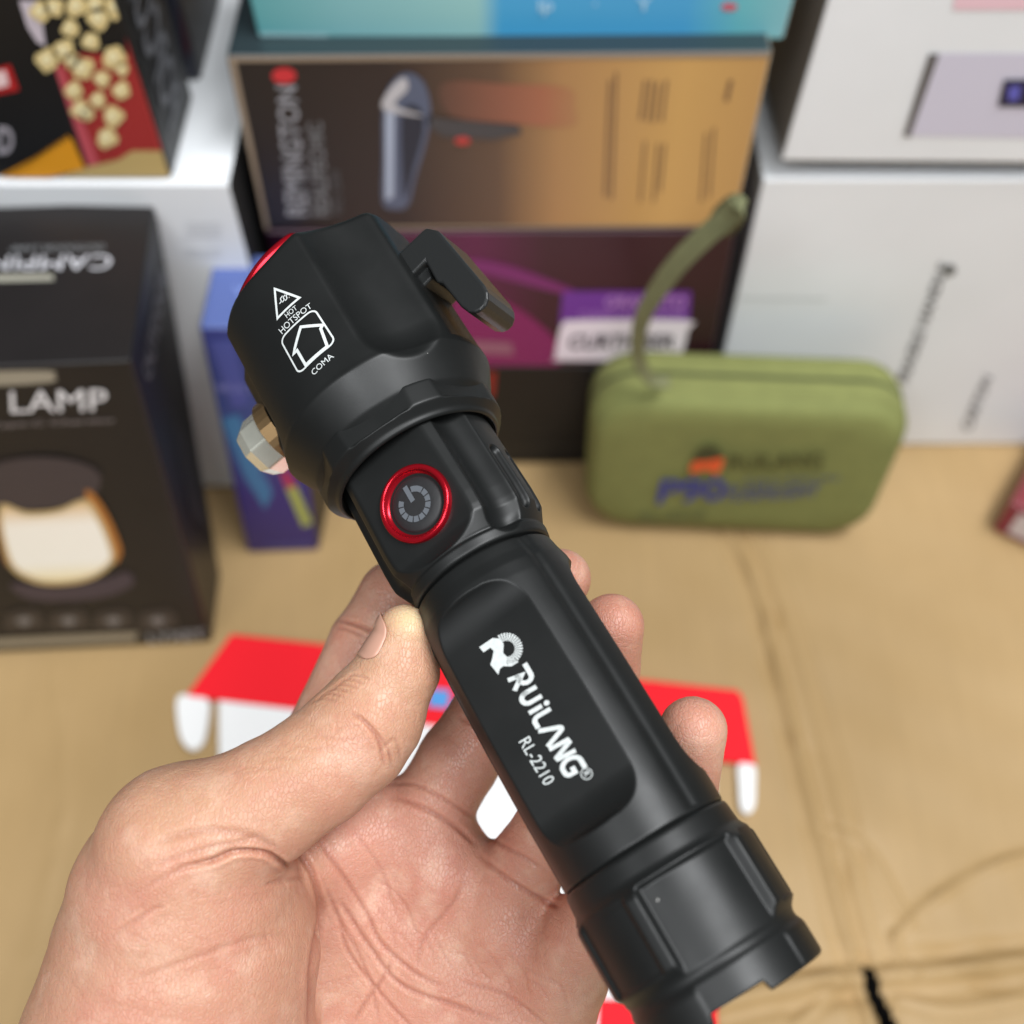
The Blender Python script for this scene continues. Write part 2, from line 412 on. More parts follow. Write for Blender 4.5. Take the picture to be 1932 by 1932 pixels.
# emblem: fan of rays and a bold R leg
parts = []
ec = (-32, 452)                       # centre of the fan (side, station)
n = 26
for k in range(n):
    a0 = math.radians(158-k*(215/n)); a1 = a0-math.radians(215/n*.80)
    V = []
    for aa in (a0, a1):
        for rr in (13.5, 30): V.append((ec[0]+rr*math.sin(aa), ec[1]-rr*math.cos(aa)))
    parts.append((np.array(V), [(0, 1, 3, 2)]))
out = [(-2-62, 31), (-43, 31)]
R1 = [(-50, 489), (-32, 489), (-33, 480), (-36, 472), (-42, 467), (-47, 460), (-50, 450), (-48, 440), (-42, 433), (-34, 428), (-50, 422), (-62, 426), (-72, 436), (-86, 452), (-95, 468), (-97, 443)]
em = [(945-1217, 1235-1600)]
def st(u, v): u -= 1217; v -= 1600; return (u*.862-v*.507, -u*.507-v*.862)
R1 = [st(*q) for q in [(905, 1221), (930, 1204), (946, 1205), (951, 1216), (950, 1232), (958, 1240), (972, 1243), (979, 1249), (966, 1257), (950, 1257), (944, 1262), (941, 1273), (926, 1254), (930, 1241), (932, 1228), (926, 1222), (913, 1231)]]
ecp = st(957, 1224)
parts = []
n = 20
for k in range(n):
    a0 = math.radians(205-k*(220/n)); a1 = a0-math.radians(220/n*.66); V = []
    for aa in (a0, a1):
        for rr in (15, 30): V.append((ecp[0]+rr*math.sin(aa+math.radians(-20)), ecp[1]-rr*math.cos(aa+math.radians(-20))))
    parts.append((np.array(V), [(0, 1, 3, 2)]))
parts.append((np.array(R1), [tuple(range(len(R1)))]))
panel_print('emblem', parts)
def panel_text(name, s, t0, t1, s0, s1, bold=0):
    V, Fs = text_mesh(s, bold); V = np.c_[s0+V[:, 1]*(s1-s0), t0+(t1-t0)*V[:, 0]]
    return panel_print(name, [(V, Fs)])
panel_text('model_number', 'RL-2210', 293, 196, -104, -80)
V, Fs = text_mesh('R', .01); p1 = (np.c_[-29+V[:, 1]*12, 181-V[:, 0]*9], Fs)
q = disc(-23.5, 176.5, 10.5, 10.5, 28)[:, ::-1]*0+np.c_[-23.5+10.5*np.cos(np.linspace(0, 2*math.pi, 28, endpoint=False)), 176.5+10.5*np.sin(np.linspace(0, 2*math.pi, 28, endpoint=False))]
panel_print('trademark_ring', [p1, ribbon(q, 1.7, True)])

# --- laser marking on the head
def head_uv(zx, zy):               # from close-up pixels to (theta, station metres)
    u = (800+zx*.6211)/1.9876; v = (750+zy*.6211)/1.9876
    # intersect the view ray with the barrel
    r = np.array([(u-966)/F, -(v-966)/F, 1.0]); d = DD
    a = r-np.dot(r, d)*d; b = -T0+np.dot(T0, d)*d
    A = a@a; B = 2*a@b; Cc = b@b-RH*RH
    t = (-B-math.sqrt(max(B*B-4*A*Cc, 0)))/(2*A); p = r*t-T0
    return math.atan2(p@ES, p@EC), p@d
def head_print(name, parts):
    V, Fs = merge(parts)
    return mobj(name, tl(V[:, 1], V[:, 0], RH+.00014), Fs, LASER, head)
def head_quad(A, B, C, Dd):        # close-up corners bl, br, tr, tl -> bilinear map from unit square
    P = [np.array(head_uv(*q)) for q in (A, B, C, Dd)]
    return lambda V: (lambda X, Y: (1-X)*(1-Y)*P[0]+X*(1-Y)*P[1]+X*Y*P[2]+(1-X)*Y*P[3])(np.asarray(V)[:, 0:1], np.asarray(V)[:, 1:2])
def head_text(name, s, quad, bold=0):
    V, Fs = text_mesh(s, bold); return head_print(name, [(head_quad(*quad)(V), Fs)])
head_text('hot_lettering', 'HOT', ((448, 715), (512, 660), (496, 636), (430, 690)))
head_text('hotspot_lettering', 'HOTSPOT', ((420, 812), (600, 650), (583, 622), (395, 783)))
head_text('coma_lettering', 'COMA', ((610, 1062), (733, 950), (708, 925), (590, 1035)))
def zl(pts): return np.array([head_uv(*p) for p in pts])
SC = RH
def hrib(pts, w, closed=False):     # pts in (theta, l); ribbon in metric
    q = np.array(pts)*np.array([SC, 1])
    if closed: q = np.vstack([q, q[:1]])
    o = []
    for a, b in zip(q[:-1], q[1:]):
        k = max(1, int(np.linalg.norm(b-a)/.0009)); o += [a+(b-a)*i/k for i in range(k)]
    if not closed: o.append(q[-1])
    V, Fs = ribbon(o, w, closed); return V/np.array([SC, 1]), Fs
tri = zl([(373, 538), (522, 592), (390, 716)])
head_print('heat_triangle', [hrib(tri, .00045, True)]+[hrib(zl(smoothpoly([(402+i*17, 628-i*9), (413+i*17, 612-i*9), (408+i*17, 598-i*9), (420+i*17, 580-i*7)], 4)), .00022) for i in range(3)])
Q = head_quad((520, 1062), (748, 858), (612, 650), (402, 846))
rr = []
for cx, cy, a0 in ((.82, .86, 0), (.18, .86, 90), (.18, .14, 180), (.82, .14, 270)):
    for a in np.linspace(a0, a0+90, 6): rr.append((cx+.16*math.cos(R_(a)), cy+.12*math.sin(R_(a))))
head_print('rounded_frame', [hrib(Q(rr), .00035, True)])
house = zl([(480, 935), (520, 762), (668, 745), (652, 775), (690, 888), (558, 1003), (505, 905)])
hs = zl([(487, 930), (530, 768), (662, 757), (650, 778), (690, 885), (560, 998), (508, 908)])
head_print('house_symbol', [hrib(hs, .0006, True)])

# --- side lever (plate on the right of the head)
def lever_pt(l, x, n): return tb(l, x, n, TH0+R_(93))
def extr(name, poly, x0, x1, m, parent, thc, bev=.0004):
    """poly in (station, outward) extruded sideways"""
    n = len(poly); P = np.array(poly)
    V = np.vstack([tb(P[:, 0], x0, P[:, 1], thc), tb(P[:, 0], x1, P[:, 1], thc)])
    Fs = [tuple(range(n))[::-1], tuple(range(n, 2*n))]+[(i, (i+1) % n, n+(i+1) % n, n+i) for i in range(n)]
    o = mobj(name, V, Fs, m, parent); bm = bmesh.new(); bm.from_mesh(o.data); bmesh.ops.recalc_face_normals(bm, faces=bm.faces); bm.to_mesh(o.data); bm.free()
    return bevel(o, bev, 3)
lA, lB = lam(955), lam(1132)
n0 = RH*.955
TL = TH0+R_(91)
ABS = mat('black_plastic', (.014, .015, .015), .35, bump=.15, bscale=1500)
extr('side_lever', [(lB, n0-.001), (lB+.0004, n0+.0070), (lB-.002, n0+.0088), (lA+.0040, n0+.0104), (lA+.0022, n0+.0102), (lA+.0009, n0+.0095), (lA+.0001, n0+.0084), (lA-.0001, n0+.0072), (lA+.0004, n0+.0059), (lA+.0016, n0+.0048), (lA+.0036, n0+.0042), (lB-.0120, n0+.0036), (lB-.0112, n0+.0028), (lB-.0058, n0+.0032), (lB-.0062, n0-.001)], -.0066, .0062, ABS, torch, TL, .0008)
extr('lever_mount', [(lB+.0012, n0-.001), (lB+.0010, n0+.0030), (lB-.0030, n0+.0034), (lB-.0085, n0+.0022), (lB-.0088, n0-.001)], -.0048, .0074, ABS, torch, TL, .0005)
# --- strike bolt on the left of the head
STL = mat('brushed_steel', (.86, .86, .74), .24, metal=.75, noise=.08, nscale=300)
BRZ = mat('bronze_metal', (.42, .27, .13), .35, metal=.85)
def knob(name, rs, m, thc, l, x, sides, parent, rot=0):
    V = []; 
    a = np.linspace(0, 2*math.pi, sides, endpoint=False)+rot
    for r, h in rs: V.append(tb(l+r*np.sin(a), x+r*np.cos(a), h, thc))
    k = len(rs); Fs = [(i*sides+j, i*sides+(j+1) % sides, (i+1)*sides+(j+1) % sides, (i+1)*sides+j) for i in range(k-1) for j in range(sides)]
    Fs += [tuple(range((k-1)*sides, k*sides))]
    o = mobj(name, np.vstack(V), Fs, m, parent)
    bm = bmesh.new(); bm.from_mesh(o.data); bmesh.ops.recalc_face_normals(bm, faces=bm.faces); bm.to_mesh(o.data); bm.free()
    return o
lk = lam(1052)
TB = TH0-R_(88)
kb = knob('bolt', [(.0070, n0-.0015), (.0070, n0+.0058), (.0058, n0+.0080), (.0030, n0+.0090)], STL, TB, lk, .0006, 8, torch, .35)
bevel(kb, .0003, 2)
knob('bolt_washer', [(.0078, n0-.002), (.0078, n0+.0012), (.0066, n0+.0018)], BRZ, TB, lk, .0006, 32, torch)

# ================================================================== HAND
def chain(*p):                     # (u, v, depth, radius px) -> lens space points + radii in metres
    return [(cpt(u, v, z), r*z/F) for u, v, z, r in p]
THUMB = chain((765, 1196, .2085, 56), (752, 1262, .209, 77), (700, 1352, .209, 100), (668, 1392, .209, 106), (600, 1450, .208, 108), (500, 1515, .207, 116), (345, 1600, .206, 150))
THENAR = chain((345, 1606, .209, 160), (348, 1700, .213, 214), (352, 1800, .216, 246), (318, 1980, .216, 272), (250, 2200, .214, 280))
INDEX = chain((690, 1570, .238, 88), (610, 1400, .244, 76), (690, 1215, .246, 69), (745, 1125, .247, 66), (900, 1045, .247, 60), (1030, 1135, .236, 56), (1058, 1092, .230, 57))
MIDDLE = chain((835, 1640, .236, 88), (810, 1530, .237, 80), (866, 1434, .237, 76), (925, 1350, .237, 74), (1020, 1240, .2335, 66), (1142, 1262, .226, 64), (1154, 1182, .221, 62))
RING = chain((958, 1742, .232, 82), (970, 1662, .232, 76), (1036, 1572, .227, 70), (1150, 1540, .2205, 68), (1285, 1500, .2115, 66), (1308, 1378, .2065, 64))
PINKY = chain((1065, 1840, .226, 82), (1105, 1760, .222, 74), (1180, 1670, .216, 64), (1290, 1660, .209, 58), (1330, 1600, .204, 54))
PALM = [chain((690, 1575, .239, 100), (560, 1900, .243, 120), (430, 2250, .240, 150)),
        chain((838, 1650, .239, 100), (700, 1950, .243, 118), (520, 2280, .240, 150)),
        chain((950, 1750, .237, 98), (830, 2010, .241, 118), (600, 2310, .238, 150)),
        chain((1050, 1840, .232, 94), (960, 2060, .232, 130), (680, 2330, .234, 160)),
        chain((760, 1720, .245, 100), (900, 1860, .243, 100), (800, 2100, .245, 130))]
WRIST = chain((330, 2160, .216, 230), (420, 2330, .226, 270), (380, 2520, .228, 255))
def sd_chain(P, ch):
    d = None
    for (a, ra), (b, rb) in zip(ch[:-1], ch[1:]):
        ab = b-a; t = np.clip(((P-a)@ab)/(ab@ab), 0, 1)
        q = np.sqrt((((P-a)-t[..., None]*ab)**2).sum(-1))-(ra+(rb-ra)*t)
        d = q if d is None else smin(d, q, .0012)
    return d
def sd_hand(P):
    palm = None
    for c in PALM:
        q = sd_chain(P, c); palm = q if palm is None else smin(palm, q, .010)
    palm = smin(palm, sd_chain(P, WRIST), .016)
    fing = [sd_chain(P, c) for c in (INDEX, MIDDLE, RING, PINKY)]
    palm = smin(palm, np.linalg.norm(P-cpt(572, 1628, .2285), axis=-1)-.0068, .009)
    for f in fing: palm = smin(palm, f, .004)
    th = smin(sd_chain(P, THENAR), sd_chain(P, WRIST), .012)
    th = smin(th, sd_chain(P, THUMB), .0035)
    return smin(palm, th, .0035)
def surface_nets(fn, lo, hi, h):
    n = np.ceil((hi-lo)/h).astype(int)+1
    S = np.empty(n, np.float32)
    ys = lo[1]+h*np.arange(n[1]); zs = lo[2]+h*np.arange(n[2])
    YY, ZZ = np.meshgrid(ys, zs, indexing='ij')
    CH = 8
    for i0 in range(0, n[0], CH):
        xs = lo[0]+h*np.arange(i0, min(i0+CH, n[0]))
        P = np.empty((len(xs), n[1], n[2], 3)); P[..., 0] = xs[:, None, None]; P[..., 1] = YY; P[..., 2] = ZZ
        S[i0:i0+len(xs)] = fn(P)
    S[0] = S[-1] = 1; S[:, 0] = 1; S[:, -1] = 1; S[:, :, 0] = 1; S[:, :, -1] = 1
    inside = S < 0
    m = np.array(n)-1
    cnt = np.zeros(m, np.int16); acc = np.zeros(tuple(m)+(3,), np.float32)
    offs = [(0, 0, 0), (1, 0, 0), (0, 1, 0), (1, 1, 0), (0, 0, 1), (1, 0, 1), (0, 1, 1), (1, 1, 1)]
    def sub(A, o): return A[o[0]:o[0]+m[0], o[1]:o[1]+m[1], o[2]:o[2]+m[2]]
    for a in range(8):
        for ax in range(3):
            o = offs[a]
            if o[ax]: continue
            b = list(o); b[ax] = 1
            ia, ib = sub(inside, o), sub(inside, tuple(b)); cr = ia != ib
            idx = np.nonzero(cr); sa = sub(S, o)[idx]; sb = sub(S, tuple(b))[idx]
            t = sa/(sa-sb); p = np.tile(np.array(o, np.float32), (len(t), 1)); p[:, ax] = t
            acc[idx] += p; cnt[idx] += 1
    act = cnt > 0; ids = -np.ones(m, np.int64); ids[act] = np.arange(act.sum())
    ijk = np.argwhere(act); V = lo+h*(ijk+acc[act]/cnt[act][:, None])
    Fs = []
    for ax in range(3):
        b, c = [(1, 2), (2, 0), (0, 1)][ax]
        sl0 = [slice(1, m[0]), slice(1, m[1]), slice(1, m[2])]; sl0[ax] = slice(0, m[ax])
        sl1 = list(sl0); sl1[ax] = slice(1, m[ax]+1)
        A = inside[tuple(sl0)]; B = inside[tuple(sl1)]; idx = np.argwhere(A != B)
        if not len(idx): continue
        g = idx.copy()
        for q in range(3):
            if q != ax: g[:, q] += 1
        flip = A[tuple(idx.T)]
        def idd(db, dc):
            k = g.copy(); k[:, b] -= db; k[:, c] -= dc; return ids[tuple(k.T)]
        quad = np.stack([idd(0, 0), idd(1, 0), idd(1, 1), idd(0, 1)], 1)
        quad[~flip] = quad[~flip][:, ::-1]; Fs.append(quad)
    return V, np.vstack(Fs)
allp = np.array([q[0] for c in [THUMB, THENAR, INDEX, MIDDLE, RING, PINKY]+PALM for q in c]); allr = .014
lo = allp.min(0)-.030; hi = allp.max(0)+.020
lo[1] = max(lo[1], -.150)
HV, HF = surface_nets(sd_hand, lo, hi, .00085)
def grad(fn, P, e=.0003):
    g = np.stack([fn(P+np.eye(3)[i]*e)-fn(P-np.eye(3)[i]*e) for i in range(3)], -1)
    return g/np.maximum(np.linalg.norm(g, axis=1), 1e-9)[:, None]
for _ in range(2):                 # pull the vertices exactly onto the surface
    d = sd_hand(HV); g = grad(sd_hand, HV); mv = np.clip(d, -.0006, .0006); 
    ok = (HV[:, 1] > lo[1]+.002)
    HV = HV-np.where(ok, mv, 0)[:, None]*g
me = bpy.data.meshes.new('hand'); me.from_pydata(HV.tolist(), [], HF.tolist()); me.update()
tmp = bpy.data.objects.new('tmp', me); COL.objects.link(tmp)
sm_ = tmp.modifiers.new('s', 'SUBSURF'); sm_.levels = 1; sm_.render_levels = 1
dg = bpy.context.evaluated_depsgraph_get(); me2 = bpy.data.meshes.new_from_object(tmp.evaluated_get(dg))
bpy.data.objects.remove(tmp); bpy.data.meshes.remove(me)
n = len(me2.vertices); co = np.empty(n*3); me2.vertices.foreach_get('co', co); co = co.reshape(-1, 3)
no = np.empty(n*3); me2.vertices.foreach_get('normal', no); no = no.reshape(-1, 3)
# which digit a vertex belongs to
dth = sd_chain(co, THUMB); dtn = sd_chain(co, THENAR)
dfi = np.stack([sd_chain(co, c) for c in (INDEX, MIDDLE, RING, PINKY)], 1)
dpa = np.min(np.stack([sd_chain(co, c) for c in PALM], 1), 1)
lab = np.argmin(np.c_[dth, dtn, dpa, dfi], 1)       # 0 thumb 1 thenar 2 palm 3.. fingers
pu = 966+F*co[:, 0]/co[:, 2]; pv = 966-F*co[:, 1]/co[:, 2]
front = (no*(-co/np.linalg.norm(co, axis=1)[:, None])).sum(1)
disp = np.zeros(n); cre = np.zeros(n); pale = np.zeros(n)
def crease(pts, w, depth, labs, col=1.0, taper=True):
    """skin fold laid out along the photographed line; w in px, depth in mm"""
    global disp, cre
    q = smoothpoly(pts, 6); sel = np.isin(lab, labs) & (front > .05)
    sel &= (pu > q[:, 0].min()-4*w) & (pu < q[:, 0].max()+4*w) & (pv > q[:, 1].min()-4*w) & (pv < q[:, 1].max()+4*w)
    ii = np.nonzero(sel)[0]
    if not len(ii): return
    X = np.c_[pu[ii], pv[ii]]; best = np.full(len(ii), 1e9); tt = np.zeros(len(ii)); m = len(q)-1
    for k in range(m):
        a, b = q[k], q[k+1]; ab = b-a; t = np.clip(((X-a)@ab)/(ab@ab), 0, 1)
        dd = np.linalg.norm(X-a-t[:, None]*ab, axis=1); c = dd < best
        best[c] = dd[c]; tt[c] = (k+t[c])/m
    f = np.clip(np.minimum(tt, 1-tt)*5, 0, 1) if taper else 1.0
    g = np.exp(-(best/w)**2)*f
    disp[ii] -= g*depth*.001; cre[ii] = np.maximum(cre[ii], g*col)
    disp[ii] += np.exp(-((best-2.0*w)/(1.1*w))**2)*f*depth*.00022
TH, PA, FG = (0, 1), (1, 2, 3, 4, 5, 6), (2, 3, 4, 5, 6)
crease([(330, 1640), (400, 1625), (450, 1606), (500, 1610), (532, 1628), (552, 1640)], 5, 1.1, (0, 1), .9)
crease([(250, 1690), (330, 1645), (400, 1622), (450, 1592), (500, 1575)], 6, .22, (0, 1), .35)
crease([(270, 1600), (360, 1570), (440, 1570), (500, 1592), (540, 1618)], 8, .35, (0, 1), .35)
crease([(260, 1640), (350, 1612), (430, 1590), (500, 1582)], 4, .25, (0, 1), .3)
crease([(180, 1790), (300, 1710), (420, 1680), (540, 1660), (590, 1655)], 5, .35, (1, 2), .45)
crease([(200, 1745), (320, 1690), (450, 1668), (560, 1648)], 4, .25, (1, 2), .35)
crease([(220, 1860), (360, 1810), (480, 1770), (580, 1760)], 5, .2, (1, 2), .2)
crease([(560, 1600), (590, 1650), (606, 1720), (596, 1780), (588, 1850), (586, 1960)], 6, .75, (1, 2, 3), .8, False)
# thumb joint folds
crease([(655, 1340), (690, 1365), (715, 1400), (728, 1450)], 3.5, .5, TH, .9)
crease([(672, 1345), (705, 1375), (732, 1415), (742, 1452)], 3.0, .3, TH, .6)
crease([(715, 1425), (745, 1395), (758, 1440)], 3, .2, TH, .3)
for i in range(6):
    x0 = 612+i*13; crease([(x0-28, 1326-i*9), (x0-6, 1318-i*9), (x0+26, 1322-i*8)], 2.6, .22, TH, .45)
for i in range(9):
    a0 = 470+i*24; crease([(a0-40, 1462-i*11+(i % 3)*9), (a0, 1448-i*10+(i % 2)*14), (a0+55, 1452-i*8)], 2.6, .07, TH, .18)
# palm lines
crease([(640, 1700), (655, 1720), (700, 1790), (760, 1860), (870, 1900), (960, 1932)], 4.5, .38, FG+(1,), .8)
crease([(590, 1570), (640, 1640), (690, 1720), (720, 1780), (790, 1840), (850, 1865)], 4.5, .32, FG+(1,), .75)
crease([(600, 1640), (640, 1735), (660, 1800), (740, 1900), (800, 1960)], 4, .3, FG+(1,), .7)
crease([(745, 1800), (720, 1850), (690, 1890), (660, 1940)], 4, .3, FG+(1,), .7)
crease([(880, 1660), (850, 1710), (800, 1770), (785, 1830)], 4, .25, FG, .5)
crease([(620, 1700), (690, 1830), (720, 1950)], 3.5, .2, FG+(1,), .5)
crease([(700, 1650), (760, 1700), (800, 1800)], 3.5, .12, FG, .35)
crease([(660, 1560), (720, 1640), (740, 1720)], 4, .15, FG, .35)
crease([(860, 1850), (960, 1880), (1060, 1960)], 4, .2, FG, .5)
for i in range(10):
    a0 = 700+i*36; crease([(a0, 1700+i*12+(i*37) % 50), (a0+35, 1745+i*12+(i*23) % 40), (a0+50, 1800+i*12)], 3, .09, FG, .25)
rl = np.random.RandomState(11)
for i in range(26):
    x0 = rl.uniform(150, 1000); y0 = rl.uniform(1600, 1930); lab_ = (1,) if x0 < 590 else FG
    an = rl.choice([-.35, 1.0, .2])+rl.normal()*.25; ln = rl.uniform(40, 120)
    crease([(x0, y0), (x0+ln*.5*math.cos(an)+rl.normal()*4, y0+ln*.5*math.sin(an)), (x0+ln*math.cos(an), y0+ln*math.sin(an)+rl.normal()*6)], 2.4, .05, lab_, .2)
# folds at the roots and joints of the fingers
crease([(735, 1500), (800, 1525), (860, 1560), (905, 1600)], 5, .4, FG, .8)
crease([(720, 1480), (780, 1480), (850, 1515), (920, 1560)], 4, .3, FG, .6)
crease([(890, 1600), (960, 1660), (1030, 1700), (1060, 1712)], 5, .4, FG, .8)
crease([(900, 1570), (960, 1600), (1040, 1650)], 4, .25, FG, .5)
crease([(860, 1350), (900, 1370), (960, 1400), (1000, 1430)], 4, .5, FG, .9)
crease([(635, 1168), (665, 1176), (695, 1188), (712, 1198)], 4, .5, FG, .9)
crease([(632, 1182), (662, 1190), (690, 1202)], 3, .35, FG, .6)
# fine grain of the skin: shallow wrinkles across each digit
rs = np.random.RandomState(5)
def grain(X, sc, k):
    o = np.zeros(len(X))
    for i in range(k):
        d = rs.normal(size=3); d /= np.linalg.norm(d); o += np.sin(X@d*sc*rs.uniform(.6, 1.6)+rs.uniform(0, 6.28)+1.5*np.sin(X@rs.normal(size=3)*sc*.4))
    return o/k
disp += .00012*grain(co, 520, 9)+.00005*grain(co, 1500, 9)
# friction ridges on the ring finger pad and thumb pad
sel = (lab == 5) & (pv < 1540) & (pu > 1200)
disp[sel] += .000022*np.sin((pu[sel]*-.5+pv[sel]*.87+8*np.sin(pu[sel]*.03))*2*math.pi/8.5)
co2 = co+no*disp[:, None]
# keep the skin outside the metal: push in where it would enter the flashlight
wl = (co2-T0)@DD; wr = np.linalg.norm((co2-T0)-wl[:, None]*DD, axis=1)
Lk = [lam(-345), lam(-250), lam(-246), lam(-218), lam(-70), lam(-48), lam(0), lam(592), lam(620), lam(668), lam(868)]
Rk = [rad(-345, 190), rad(-250, 184), rad(-246, 184), rad(-218, 200), rad(-70, 199), rad(-48, 180), rad(0, 174), rad(592, 142), rad(620, 146), rad(668, 161), rad(868, 151)]
Rt = np.interp(wl, Lk, Rk)-.0003
pen = (wr < Rt) & (wl > Lk[0]) & (wl < Lk[-1])
dr = ((co2-T0)-wl[:, None]*DD)/wr[:, None]
co2[pen] += dr[pen]*(Rt-wr)[pen][:, None]
# whitened skin at the thumb tip where it presses
tipd = np.linalg.norm(co-cpt(775, 1150, .203), axis=1); pale = np.exp(-(tipd/.0046)**2)
yel = pale
HO = cw(cpt(600, 1700, .23))
me2.vertices.foreach_set('co', (cw(co2)-HO).ravel()); me2.update()
me2.polygons.foreach_set('use_smooth', [True]*len(me2.polygons))
for nm, arr in (('crease', cre), ('pale', pale), ('pinkness', np.clip(np.where(np.isin(lab, (2, 3, 4, 5, 6)), .75, 0)+np.where(lab == 1, .35, 0)+np.where(lab == 0, .25*sstep(0, 60, (pu-600)*.6+(pv-1400)), 0), 0, 1))):
    at = me2.attributes.new(nm, 'FLOAT', 'POINT'); at.data.foreach_set('value', arr.astype(np.float32))
# smooth the pinkness so that it has no borders
for _ in range(1):
    ed = np.empty(len(me2.edges)*2, np.int64); me2.edges.foreach_get('vertices', ed); ed = ed.reshape(-1, 2)
    a = np.empty(n, np.float32); me2.attributes['pinkness'].data.foreach_get('value', a); a = a.astype(float)
    deg = np.bincount(ed.ravel(), minlength=n)
    for _k in range(60):
        s = np.bincount(ed[:, 0], weights=a[ed[:, 1]], minlength=n)+np.bincount(ed[:, 1], weights=a[ed[:, 0]], minlength=n); a = s/np.maximum(deg, 1)
    me2.attributes['pinkness'].data.foreach_set('value', a.astype(np.float32))

def skin():
    m = bpy.data.materials.new('skin'); m.use_nodes = True; nt = m.node_tree; b = nt.nodes['Principled BSDF']; N = nt.nodes.new; Lk = nt.links.new
    tc = N('ShaderNodeTexCoord')
    def noise(s, d=4, r=.55):
        x = N('ShaderNodeTexNoise'); x.inputs['Scale'].default_value = s; x.inputs['Detail'].default_value = d; x.inputs['Roughness'].default_value = r
        Lk(tc.outputs['Object'], x.inputs['Vector']); return x
    def mix(f, a, c):
        x = N('ShaderNodeMix'); x.data_type = 'RGBA'
        if isinstance(a, tuple): x.inputs[6].default_value = a
        else: Lk(a, x.inputs[6])
        if isinstance(c, tuple): x.inputs[7].default_value = c
        else: Lk(c, x.inputs[7])
        Lk(f, x.inputs[0]); return x.outputs[2]
    def rng(o, a, c, d=0, e=1):
        x = N('ShaderNodeMapRange'); x.inputs[1].default_value = a; x.inputs[2].default_value = c; x.inputs[3].default_value = d; x.inputs[4].default_value = e
        Lk(o, x.inputs[0]); return x.outputs[0]
    def att(nm):
        x = N('ShaderNodeAttribute'); x.attribute_name = nm; return x.outputs['Fac']
    def mul(a, c):
        x = N('ShaderNodeMath'); x.operation = 'MULTIPLY'; Lk(a, x.inputs[0])
        if isinstance(c, float): x.inputs[1].default_value = c
        else: Lk(c, x.inputs[1])
        return x.outputs[0]
    tan = (.53, .295, .185, 1); pink = (.52, .238, .175, 1)
    c = mix(att('pinkness'), tan, pink)
    c = mix(mul(rng(noise(26, 3).outputs[0], .45, .7), .5), c, (.62, .38, .26, 1))
    c = mix(mul(rng(noise(62, 6, .62).outputs[0], .42, .68), .5), c, (.50, .19, .135, 1))
    c = mix(mul(rng(noise(140, 4).outputs[0], .5, .75), .5), c, (.70, .47, .35, 1))
    c = mix(mul(rng(noise(420, 3).outputs[0], .55, .8), .35), c, (.50, .22, .16, 1))
    c = mix(mul(att('pale'), .9), c, (.70, .58, .33, 1))
    c = mix(mul(att('crease'), .72), c, (.34, .10, .06, 1))
    Lk(c, b.inputs['Base Color'])
    b.inputs['Roughness'].default_value = .42; b.inputs['Specular IOR Level'].default_value = .45
    b.inputs['Subsurface Weight'].default_value = .45; b.inputs['Subsurface Radius'].default_value = (1, .36, .2); b.inputs['Subsurface Scale'].default_value = .0028
    v = N('ShaderNodeTexVoronoi'); v.inputs['Scale'].default_value = 1500; v.feature = 'DISTANCE_TO_EDGE'
    mp = N('ShaderNodeMapping'); mp.inputs['Rotation'].default_value = (0, 0, .6); mp.inputs['Scale'].default_value = (1.0, .45, 1)
    Lk(tc.outputs['Object'], mp.inputs[0]); Lk(mp.outputs[0], v.inputs['Vector'])
    bp = N('ShaderNodeBump'); bp.inputs['Strength'].default_value = .5; bp.inputs['Distance'].default_value = .00015
    Lk(rng(v.outputs['Distance'], 0, .12), bp.inputs['Height'])
    bp2 = N('ShaderNodeBump'); bp2.inputs['Strength'].default_value = .4; bp2.inputs['Distance'].default_value = .0004
    Lk(noise(500, 5, .6).outputs[0], bp2.inputs['Height']); Lk(bp.outputs[0], bp2.inputs['Normal']); Lk(bp2.outputs[0], b.inputs['Normal'])
    return m
me2.materials.clear(); me2.materials.append(skin()); me2.name = 'hand'
hand = bpy.data.objects.new('hand', me2); COL.objects.link(hand); hand.location = HO; hand['_o'] = [float(x) for x in HO]
tag(hand, 'open left hand, palm up, thumb and fingers gripping the black flashlight', 'hand')
# thumb nail: a plate that follows the thumb tip on its far side
pA, pB = cpt(712, 1225, .2085), cpt(748, 1158, .2085)
axn = (pB-pA)/np.linalg.norm(pB-pA)
dorsal = np.array([-.80, .46, -.10]); dorsal -= (dorsal@axn)*axn; dorsal /= np.linalg.norm(dorsal); lat = np.cross(axn, dorsal)
nx, ny = 22, 26; NV = []
c0 = cpt(752, 1262, .209); c1 = cpt(767, 1190, .2085)
for j in range(ny):
    t = j/(ny-1); base = c0+(c1-c0)*(t*1.28-.12)
    half = R_(50)*(1-abs(2*t-1)**3.2)**.5+R_(3)
    for i in range(nx):
        a = (i/(nx-1)*2-1)*half
        NV.append(base+.0085*(math.cos(a)*dorsal+math.sin(a)*lat))
NV = np.array(NV)
off = np.array([.00012+.00035*(j/(ny-1)) for j in range(ny) for i in range(nx)])
for _ in range(6): NV = NV-(sd_hand(NV)-off)[:, None]*grad(sd_hand, NV)
nf = [(j*nx+i, j*nx+i+1, (j+1)*nx+i+1, (j+1)*nx+i) for j in range(ny-1) for i in range(nx-1)]
NAIL = mat('nail', (.56, .31, .225), .34, noise=.08, nscale=200)
nail = mobj('thumbnail', cw(NV), nf, NAIL, hand, smooth=True)
so = nail.modifiers.new('thick', 'SOLIDIFY'); so.thickness = .0003; so.offset = 0

